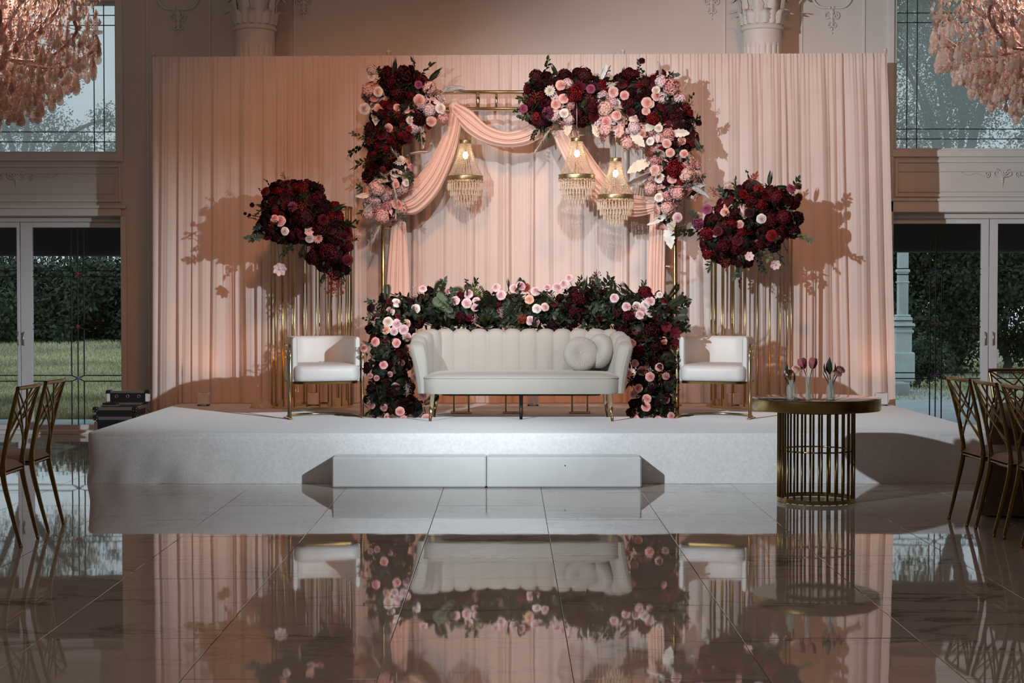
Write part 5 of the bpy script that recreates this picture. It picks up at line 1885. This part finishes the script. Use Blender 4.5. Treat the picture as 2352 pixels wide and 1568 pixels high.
lv = [('breath', 'white', 905, 830, 0, -1, 30), ('breath', 'white', 935, 875, 0.1, -1, 38), ('breath', 'white', 945, 885, -0.2, -1, 36), ('breath', 'white', 855, 895, -0.4, -1, 36), ('breath', 'white', 950, 915, -0.3, -1, 36), ('breath', 'white', 1480, 815, 0.1, -1, 36), ('breath', 'white', 1490, 830, 0.1, -1, 42), ('breath', 'white', 1497, 850, 0, -1, 36), ('breath', 'white', 1455, 890, -0.1, -1, 26),
      ('berry', 'pink', 1090, 715, 0.1, -1, 34), ('berry', 'pink', 1145, 705, 0.2, -0.8, 30), ('berry', 'pink', 950, 685, 0.1, 0.9, 34), ('berry', 'pink', 1020, 700, -0.4, 0.7, 30), ('fan', 'lime', 1085, 680, 0.35, 1, 44), ('fan', 'lime', 1055, 690, -0.6, 0.8, 34), ('frond', 'sage', 1045, 720, -0.8, 0.7, 60), ('fan', 'green', 1185, 750, 0.1, 0.9, 34), ('frond', 'sage', 1290, 705, -0.7, 0.8, 62),
      ('frond', 'green', 1385, 730, 0.9, -0.6, 55), ('berry', 'wine', 1365, 660, 0.1, 1, 50), ('sprig', 'euca', 1015, 680, 0, 1, 44), ('willow', 'euca', 1340, 665, 0.2, 1, 36), ('frond', 'green', 1530, 705, 0.9, 0.4, 48), ('frond', 'green', 1530, 725, 1, 0.0, 50), ('frond', 'green', 1530, 690, 0.7, 0.7, 46), ('frond', 'green', 1530, 745, 0.9, -0.4, 44), ('sprig', 'green', 1540, 715, 1, 0.2, 48), ('sprig', 'green', 1540, 700, 0.8, 0.5, 46), ('sprig', 'green', 1540, 735, 1, -0.2, 46), ('eucalyptus', 'euca', 1345, 720, -0.2, -1, 50),
      ('sprig', 'green', 1335, 750, -0.2, -1, 44), ('eucalyptus', 'euca', 1065, 745, 0, -1, 40), ('ivy', 'green', 860, 735, -0.7, 0.2, 34), ('berry', 'burg', 858, 862, -0.3, -1, 40), ('sprig', 'dark', 862, 925, -0.6, 0.8, 30), ('sprig', 'dark', 1538, 925, 0.4, 0.9, 30), ('frond', 'dark', 1536, 860, 0.4, 0.9, 32), ('sprig', 'green', 1330, 665, 0, 1, 34), ('eucalyptus', 'euca', 1160, 735, -0.4, -0.7, 44), ('willow', 'green', 1170, 655, -0.2, 1, 22),
      ('frond', 'green', 885, 690, 0.1, 1, 36), ('frond', 'green', 1400, 690, 0.3, 1, 40), ('frond', 'green', 1120, 685, -0.3, 1, 34)]
sxc = so.location.x
AVOID = [(sxc - 0.945, sxc + 0.945, 14.15, 15.03, SZ + 0.22, SZ + 0.83), (-9, P(828, 800, 14.7).x, 13, 15.4, SZ - 0.1, SZ + 0.85), (P(1567, 800, 14.7).x, 9, 13, 15.4, SZ - 0.1, SZ + 0.78)]
arrangement(ga, bl, GYT, 130, 230, 5, ex, lv, depth=0.7, back=0.1, zmin=SZ + 0.004, avoid=AVOID)
# ================================================================== small round table with vases
tc_ = PG(1874, 1150, 0)
tb = thing('round_side_table', 'small round table with black glass top on a brass rod cage', 'table', (tc_.x, tc_.y, 0))
TR, BR, TH = 0.463, 0.282, 0.757
MB().lathe([(BR - 0.012, 0.003), (BR, 0.003), (BR, 0.034), (BR - 0.012, 0.034), (BR - 0.012, 0.003)], 64).build('base_ring', M_BRASS, tb, auto=40)
MB().lathe([(BR - 0.02, TH - 0.105), (BR + 0.006, TH - 0.105), (BR + 0.006, TH - 0.085), (BR - 0.02, TH - 0.085), (BR - 0.02, TH - 0.105)], 64).build('upper_ring', M_DBRASS, tb, auto=40)
MB().tube([((BR - 0.02) * math.cos(2 * math.pi * k / 64), (BR - 0.02) * math.sin(2 * math.pi * k / 64), 0.375) for k in range(64)], 0.006, 8, closed=True).build('middle_ring', M_BRASS, tb)
rod = MB().tube([(0, 0, 0.02), (0, 0, TH - 0.09)], 0.0085, 8).mesh('rod', M_DBRASS)
for k in range(28):
    a = 2 * math.pi * (k + 0.5) / 28
    put('rod', rod, tb, ((BR - 0.008) * math.cos(a), (BR - 0.008) * math.sin(a), 0))
MB().lathe([(0.001, TH - 0.088), (TR - 0.004, TH - 0.088), (TR, TH - 0.082), (TR, TH - 0.008), (TR - 0.004, TH - 0.004)], 96).build('brass_rim', M_BRASS, tb, auto=40)
MB().lathe([(TR - 0.001, TH - 0.006), (TR + 0.001, TH - 0.002), (TR - 0.004, TH), (0.001, TH)], 96).build('glass_top', M_MIRROR, tb, auto=40)

M_VASE = mat('pressed_glass', (0.80, 0.80, 0.76), 0.05, spec=1.0, alpha=0.17, bump=0.004, bscale=90)


def vase(px, py, prof, label, texture, stems):
    p = PG(px, py, TH)
    o = thing('bud_vase', label, 'vase', (p.x, p.y, TH))
    s = sz(1, p.y)
    ridge = (lambda a, t: 1 + 0.035 * math.sin(14 * a) * math.sin(t * 40)) if texture else None
    out = [(0.001, 0.0)] + [(r * s, z * s) for r, z in prof]
    inn = [(max(0.001, r * s - 0.003), z * s) for r, z in prof[::-1]] + [(0.001, 0.006)]
    MB().lathe(out + inn, 40, fold=ridge).build('glass_body', M_VASE, o)
    MB().lathe([(0.001, 0.008)] + [(max(0.001, r * s - 0.004), z * s) for r, z in prof if 1 < z < prof[-1][1] * 0.5], 20).build('water', mat('vase_water', (0.6, 0.62, 0.58), 0.05, alpha=0.2), o)
    rnd = random.Random(int(px))
    for kind, c_, dx, dz, size, lab in stems:
        t = thing('leaf_twig' if kind == 'leaf' else 'cut_rose', lab, 'leaf' if kind == 'leaf' else 'flower', (p.x, p.y, TH + 0.012))
        end = Vector((dx * s, rnd.uniform(-0.02, 0.02), (dz) * s - 0.012))
        MB().tube(spline([(dx * s * -0.15, 0, 0), (dx * s * 0.25, 0, end.z * 0.55), end], 10), 0.0032, 6).build('stem', leaf_mat('sage' if kind == R else 'green'), t)
        d = (end - Vector((dx * s * 0.25, 0, end.z * 0.55))).normalized()
        if kind == 'leaf':
            m = MB()
            one_leaf(m, Vector((0, 0, 0)), Vector((0, 0, 1)), Vector((0, -1, 0)), 1.0, 0.22)
            put('leaf', m.mesh('leaf', leaf_mat('dark')), t, end - d * size * s * 0.5, d.to_track_quat('Z', 'Y'), size * s * 1.6)
        else:
            put('blossom', fmesh('bud' if kind == 'bud' else 'rose', c_, 1), t, end + d * size * s * 0.4, (d if kind == 'bud' else d + Vector((0, -1.1, 0.2))).to_track_quat('Z', 'Y'), size * s)
            for q in range(4):
                m = MB()
                one_leaf(m, Vector((0, 0, 0)), Vector((math.cos(q * 1.57), math.sin(q * 1.57), 0.6)), Vector((0, 0, 1)), size * s * 0.7, size * s * 0.12)
                put('sepal', m.mesh('sepal', leaf_mat('green')), t, end - d * size * s * 0.15, d.to_track_quat('Z', 'Y'))
    return o


sq = [(9, 0), (11, 1), (12.5, 12), (13, 24), (11.5, 32), (7, 37), (7.5, 44), (8, 46)]
cy = [(7.5, 0), (7.5, 2), (7, 20), (7, 40), (7.5, 62), (7.2, 63)]
bu = [(8, 0), (9, 2), (11, 14), (11.5, 24), (9, 33), (6, 38), (7, 46), (7.5, 47)]
vase(1819, 918, sq, 'squat pressed glass bud vase holding pale peach roses', True,
     [(R, 'peach', -4, 58, 12, 'pale peach rose lower in the squat glass vase'), (R, 'peach', 9, 66, 12, 'pale peach rose higher in the squat glass vase'), ('leaf', 0, -10, 60, 22, 'dark leaf standing tall in the squat glass vase'), ('leaf', 0, -15, 50, 16, 'dark leaf leaning low in the squat glass vase'), ('leaf', 0, 4, 45, 20, 'dark leaf at the rim of the squat glass vase')])
vase(1857, 918, cy, 'slim straight glass bud vase holding two dark pink roses', False,
     [('bud', 'rosewood', -11, 74, 19, 'dark pink rosebud leaning to the peach rose vase'), ('bud', 'rosewood', 9, 75, 19, 'dark pink rosebud leaning to the leafy vase')])
vase(1909, 918, bu, 'round bellied glass bud vase holding a dusty rose and dark leaves', True,
     [(R, 'dusty', 12, 58, 11, 'dusty pink rose lower in the bellied glass vase'), (R, 'dusty', 20, 66, 11, 'dusty pink rose higher in the bellied glass vase'), ('leaf', 0, -5, 70, 26, 'broad dark leaf upright in the bellied glass vase'), ('leaf', 0, -14, 66, 18, 'narrow dark leaf highest on the twig in the bellied vase'), ('leaf', 0, -14, 54, 14, 'narrow dark leaf midway on the twig in the bellied vase'), ('leaf', 0, 8, 62, 22, 'dark leaf behind the dusty roses in the bellied vase')])


# ================================================================== gold dining chairs
def dining_chair():
    o = thing('gold_dining_chair', 'x', 'chair', (0, 0, 0), 0, 'gold lattice-back dining chairs')
    # local: faces +x, back posts at x = 0
    posts = []
    for s in (-1, 1):
        ps = spline([(-0.10, s * 0.175, 0.0), (-0.045, s * 0.185, 0.22), (0.0, s * 0.19, 0.44), (-0.02, s * 0.19, 0.62), (-0.06, s * 0.20, 0.80), (-0.10, s * 0.215, 0.945)], 26)
        posts.append(ps)
        MB().tube(ps, [0.011 + 0.0075 * min(1, k / 11) if k < 12 else 0.0155 - 0.004 * (k - 12) / 13 for k in range(26)], 8).build('back_leg', M_CHAIRGOLD, o)
        MB().lathe([(0.015, -0.02), (0.019, -0.012), (0.019, 0.012), (0.015, 0.02)], 10, (0.0, s * 0.19, 0.47)).build('collar', M_CHAIRGOLD, o)
        fs_ = spline([(0.43, s * 0.165, 0.0), (0.41, s * 0.18, 0.2), (0.39, s * 0.19, 0.43)], 12)
        MB().tube(fs_, [0.010 + 0.008 * k / 11 for k in range(12)], 8).build('front_leg', M_CHAIRGOLD, o)

    def pp(s, t):
        ps = posts[0] if s < 0 else posts[1]
        return ps[min(25, int(round(12 + t * 13)))]
    tr = spline([posts[0][-1] + Vector((0, -0.005, 0.004)), Vector((-0.125, 0, 0.95)), posts[1][-1] + Vector((0, 0.005, 0.004))], 14)
    MB().tube(tr, 0.0125, 8).build('top_rail', M_CHAIRGOLD, o)
    for s in (-1, 1):
        for a, b in ((1.0, 0.30), (0.95, 0.10), (0.70, 0.12)):
            p, q = pp(s, a), pp(-s, b)
            if a == 1.0:
                q = pp(-s, 0.42)
            mid = (p + q) / 2 + Vector((-0.012 * s, 0, 0))
            MB().tube(spline([p, mid, q], 8), 0.0062, 6).build('lattice_rod', M_CHAIRGOLD, o)
        p = Vector((-0.11, s * 0.06, 0.948))
        MB().tube(spline([p, (p + pp(-s, 0.3)) / 2, pp(-s, 0.3)], 8), 0.0062, 6).build('lattice_rod', M_CHAIRGOLD, o)
    fr_ = [(0.0, -0.19), (0.40, -0.2), (0.40, 0.2), (0.0, 0.19)]
    m = MB()
    m.bbox(-0.01, 0.41, -0.205, 0.205, 0.425, 0.455, 0.012)
    m.build('seat_frame', M_CHAIRGOLD, o, smooth=False)

    def cush(u, v):
        x, y = u * 2 - 1, v * 2 - 1
        h = (1 - abs(x) ** 4) * (1 - abs(y) ** 4)
        return (0.20 + 0.212 * x, 0.208 * y, 0.456 + 0.052 * max(0, h) ** 0.5)
    MB().grid(cush, 17, 17).build('seat_pad', M_TAUPE, o)
    return o


dc = dining_chair()
# chairs facing -x stand left, chairs facing +x stand right
spots = [((-3.02, 10.50, 0), math.pi, 'gold lattice-back chair at the lawn door side, farther from the floor edge rail and next to the stage'),
         ((-3.0, 9.85, 0), math.pi, 'gold lattice-back chair at the lawn door side, second from the stage'),
         ((3.06, 10.74, 0), 0.06, 'gold lattice-back chair at the brown table, next to the stage'),
         ((3.10, 10.27, 0), 0.03, 'gold lattice-back chair at the brown table, second from the stage'),
         ((3.14, 9.82, 0), 0.0, 'gold lattice-back chair at the brown table, third from the stage'),
         ((3.78, 12.0, 0), -math.pi / 2, 'gold lattice-back chair on the far side of the brown table, facing the hall')]
spots[0] = (spots[0][0], spots[0][1], 'gold lattice-back chair at the lawn door side, nearest the stage')
for k, (l, r, lb) in enumerate(spots):
    if k == 0:
        dc.location = l
        dc.rotation_euler = (0, 0, r)
        dc['label'] = lb
    else:
        dup(dc, l, r, lb)

# brown clothed table
bt = thing('banquet_table', 'round banquet table draped to the floor in brown cloth', 'table', (4.15, 10.85, 0))


def tfold(a, t):
    return 1 + 0.045 * t * math.sin(17 * a) + 0.02 * t * math.sin(29 * a + 1)


cl = MB().lathe([(0.001, 0.752), (0.7, 0.752), (0.895, 0.75), (0.908, 0.74), (0.91, 0.68), (0.915, 0.6), (0.92, 0.54), (0.925, 0.48), (0.93, 0.4), (0.94, 0.3), (0.95, 0.2), (0.96, 0.1), (0.97, 0.015)], 260, fold=lambda a, t: tfold(a, max(0, t - 0.35) / 0.65))
# the skirt is pushed in by the seats tucked under the table
nv = []
for x, y, z in cl.v:
    push = max(0.0, min(1.0, (0.66 - z) / 0.12))
    if push > 0:
        r0 = math.hypot(x, y)
        best = r0
        for (l, rz, _) in spots[2:]:
            ca, sa = math.cos(-rz), math.sin(-rz)
            f = 1.0
            while f > 0.3:
                gx, gy = x * f + bt.location.x - l[0], y * f + bt.location.y - l[1]
                u, w = gx * ca - gy * sa, gx * sa + gy * ca
                if -0.2 < u < 0.47 and abs(w) < 0.26:
                    f -= 0.02
                else:
                    break
            best = min(best, r0 * f)
        k = (r0 + (best - r0) * push) / r0
        x, y = x * k, y * k
    nv.append((x, y, z))
cl.v = nv
cl.build('tablecloth', M_CLOTH, bt)
MB().lathe([(0.001, 0.72), (0.88, 0.72), (0.88, 0.748), (0.001, 0.748)], 48).build('table_top', M_STEP, bt)
MB().lathe([(0.3, 0.004), (0.3, 0.03), (0.05, 0.06), (0.05, 0.72)], 24).build('pedestal', M_BLACK, bt)

# ================================================================== flight case
fx0, fx1 = P(228, 900, 16.25).x, P(318, 900, 16.25).x
fc = thing('flight_case', 'open black flight case with silver corners on the floor by the drape', 'case', ((fx0 + fx1) / 2, 16.36, 0))
fw = (fx1 - fx0) / 2
zt_ = P(270, 933, 16.25).z
MB().bbox(-fw, fw, -0.25, 0.2, 0.02, zt_, 0.006).build('case_body', M_BLACK, fc, smooth=False)
for z in (zt_ - 0.03, zt_ - 0.125, 0.02):
    m = MB()
    m.bbox(-fw - 0.004, fw + 0.004, -0.256, -0.246, z, z + 0.032, 0.003)
    m.build('edge_strip', M_SILVER, fc, smooth=False)
    MB().bbox(fw - 0.004, fw + 0.006, -0.25, 0.2, z, z + 0.032, 0.003).build('edge_strip', M_SILVER, fc, smooth=False)
for s in (-1, 1):
    MB().bbox(s * fw - 0.014, s * fw + 0.014, -0.262, -0.24, 0.02, zt_ - 0.14, 0.003).build('corner_strip', M_SILVER, fc, smooth=False)
    for z in (zt_ - 0.02, zt_ - 0.10):
        co = MB().bbox(s * fw - 0.03, s * fw + 0.03, -0.272, -0.22, z - 0.03, z + 0.026, 0.012).build('corner_guard', M_BLACK, fc, smooth=False)
        m = MB()
        for dx, dz in ((-0.015, -0.015), (0.015, 0.012), (0.012, -0.018)):
            m.sphere((s * fw + dx, -0.273, z + dz), 0.0055, 7, 5)
        m.build('rivets', M_SILVER, co)
lid_y, lz0, lz1 = 0.2, zt_, P(300, 896, 16.7).z
MB().bbox(-fw + 0.02, fw + 0.02, lid_y - 0.02, lid_y + 0.06, lz0, lz1, 0.006).build('lid', M_BLACK, fc, smooth=False)
MB().bbox(-fw + 0.015, fw + 0.025, lid_y - 0.03, lid_y + 0.065, lz1 - 0.02, lz1 + 0.006, 0.003).build('edge_strip', M_SILVER, fc, smooth=False)
for s in (-1, 1):
    MB().bbox(0.02 + s * fw - 0.016, 0.02 + s * fw + 0.016, lid_y - 0.032, lid_y + 0.065, lz0 + 0.03, lz1 - 0.02, 0.003).build('corner_strip', M_UPLIGHT, fc, smooth=False)
    MB().bbox(0.02 + s * fw - 0.028, 0.02 + s * fw + 0.028, lid_y - 0.036, lid_y + 0.07, lz1 - 0.03, lz1 + 0.012, 0.01).build('corner_guard', M_BLACK, fc, smooth=False)
for k in range(3):
    x = 0.02 + (k - 1) * fw * 0.58
    zc = lz0 + 0.62 * (lz1 - lz0)
    pts = [(x + 0.014 * math.cos(q), lid_y - 0.024, zc + 0.014 * math.sin(q)) for q in [2 * math.pi * j / 16 for j in range(16)]]
    MB().tube(pts, 0.003, 6, closed=True).build('ring_socket', M_SILVER, fc)
MB().bbox(-fw + 0.1, fw - 0.02, 0.1, 0.18, zt_, zt_ + 0.022, 0.004).build('control_panel', M_SILVER, fc, smooth=False)
ct = thing('light_controller', 'small black controller box lying on the flight case', 'controller', (fc.location.x - 0.09, 16.28, zt_ + 0.002))
MB().bbox(-0.08, 0.08, -0.07, 0.07, 0.0, 0.014, 0.003).build('base_tray', M_SILVER, ct, smooth=False)
MB().bbox(-0.07, 0.07, -0.06, 0.06, 0.013, 0.036, 0.005).build('controller_body', M_BLACK, ct, smooth=False)
for k in range(3):
    MB().lathe([(0.008, 0.036), (0.007, 0.044), (0.001, 0.044)], 10, (-0.04 + 0.04 * k, 0, 0)).build('knob', M_BLACK, ct)


# ================================================================== large hall chandeliers
def drop_mesh(l, w, mt):
    m = MB()
    m.octa((0, 0, -0.012), 0.011, 0.011)
    m.lathe([(0.001, -0.02), (w * 0.35, -0.03), (w * 0.75, -0.02 - l * 0.45), (w, -0.02 - l * 0.68), (w * 0.75, -0.02 - l * 0.88), (0.001, -0.02 - l)], 7)
    return m.mesh('crystal_drop', mt, False)


drops = [drop_mesh(0.075, 0.020, M_AMBERL), drop_mesh(0.10, 0.026, M_AMBER), drop_mesh(0.13, 0.034, M_AMBER), drop_mesh(0.085, 0.022, M_AMBERD), drop_mesh(0.11, 0.03, M_AMBERL)]


def strand_mesh(n):
    m = MB()
    for k in range(n):
        m.octa((0, 0, -0.012 - 0.021 * k), 0.0085)
    return m.mesh('bead_strand', M_AMBER)


strands = [strand_mesh(9), strand_mesh(14)]


def hall_chandelier(px, pyb, label, seed):
    Y = 12.0
    c = P(px, pyb, Y)
    o = thing('hall_chandelier', label, 'chandelier', (c.x, Y, c.z), group='large rose crystal hall chandeliers')
    rnd = random.Random(seed)
    MB().tube([(0, 0, 0.1), (0, 0, ZC - c.z)], 0.022, 8).build('stem', M_BRASS, o)
    MB().lathe([(0.02, 0.2), (0.09, 0.3), (0.05, 0.45), (0.11, 0.6), (0.06, 0.8), (0.1, 1.0), (0.03, 1.2)], 20).build('glass_column', M_ROSEARM, o)
    tiers = ((0.90, 0.66), (0.86, 0.52), (0.74, 0.40), (0.62, 0.31), (0.48, 0.22), (0.34, 0.15), (0.18, 0.10))
    for k in range(18):
        a = 2 * math.pi * k / 18
        ca, sa = math.cos(a), math.sin(a)
        z1 = 0.72 if k % 2 else 0.95
        r1 = 0.88 if k % 2 else 0.62
        ps = spline([(0.05 * ca, 0.05 * sa, 0.62), (0.3 * r1 * ca, 0.3 * r1 * sa, 0.5), (0.7 * r1 * ca, 0.7 * r1 * sa, z1 - 0.26), (r1 * ca, r1 * sa, z1 - 0.1), (r1 * ca, r1 * sa, z1)], 16)
        MB().tube(ps, 0.013, 6).build('arm', M_ROSEARM, o)
        MB().lathe([(0.012, 0), (0.05, 0.012), (0.055, 0.03), (0.02, 0.03), (0.016, 0.13), (0.001, 0.13)], 12, (r1 * ca, r1 * sa, z1)).build('candle_cup', M_AMBER, o)
    for i, (r, z) in enumerate(tiers):
        n = int(2 * math.pi * r / 0.072)
        MB().tube([(r * math.cos(2 * math.pi * k / 40), r * math.sin(2 * math.pi * k / 40), z) for k in range(40)], 0.003, 5, closed=True).build('hoop', M_AMBER, o)
        for k in range(n):
            a = 2 * math.pi * (k + rnd.uniform(-0.2, 0.2)) / n
            put('crystal_drop', drops[rnd.randrange(5)], o, (r * math.cos(a), r * math.sin(a), z + rnd.uniform(-0.03, 0.03)), Quaternion((0, 0, 1), rnd.uniform(0, 3)))
    for k in range(90):
        r, z = rnd.choice(tiers[:5])
        a = rnd.uniform(0, 6.28)
        put('bead_strand', strands[k % 2], o, (r * 0.97 * math.cos(a), r * 0.97 * math.sin(a), z + 0.16))
    ms = [MB(), MB(), MB()]
    for k in range(4600):
        m = ms[k % 3]
        a = rnd.uniform(0, 6.28)
        z = 0.12 + 0.95 * rnd.random()
        rm = 0.2 + 0.72 * min(1, (z - 0.08) / 0.5) ** 0.7
        r = rm * rnd.uniform(0.25, 1.0)
        q = rnd.uniform(0.008, 0.022)
        m.octa((r * math.cos(a), r * math.sin(a), z), q, q * rnd.uniform(1, 2.2))
    for m, mt in zip(ms, (M_AMBER, M_AMBERL, M_AMBERD)):
        m.build('crystal_filling', mt, o, smooth=False)['kind'] = 'stuff'
    lamp('POINT', 'hall_chandelier_light_offscreen', (c.x, Y, c.z + 1.1), 75, (1.0, 0.86, 0.78), size=0.3)
    return o


hall_chandelier(-62, 292, 'large rose crystal chandelier hanging before the lawn window', 1)
hall_chandelier(2432, 272, 'large rose crystal chandelier hanging before the hazy tree window', 2)

# small loose things
p = PG(1185, 951, SZ)
lf = thing('fallen_leaf', 'small green leaf fallen on the stage behind the black sofa leg', 'leaf', (p.x, p.y, SZ + 0.002))
m = MB()
one_leaf(m, Vector((-0.03, 0, 0.004)), Vector((1, 0.2, 0.1)), Vector((0, 0, 1)), 0.06, 0.016)
one_leaf(m, Vector((-0.02, 0, 0.004)), Vector((0.5, -0.9, 0.2)), Vector((0, 0, 1)), 0.04, 0.014)
m.build('leaf_blade', leaf_mat('sage'), lf)
cb = thing('power_cable', 'thin black cable running down behind the flight case', 'cable', (fc.location.x + fw + 0.03, 16.52, 0))
MB().tube(spline([(0.0, 0, 0.36), (0.05, 0.0, 0.30), (0.09, 0.0, 0.2), (0.08, 0, 0.01), (0.02, -0.1, 0.008)], 16), 0.005, 6).build('cable_run', M_BLACK, cb)
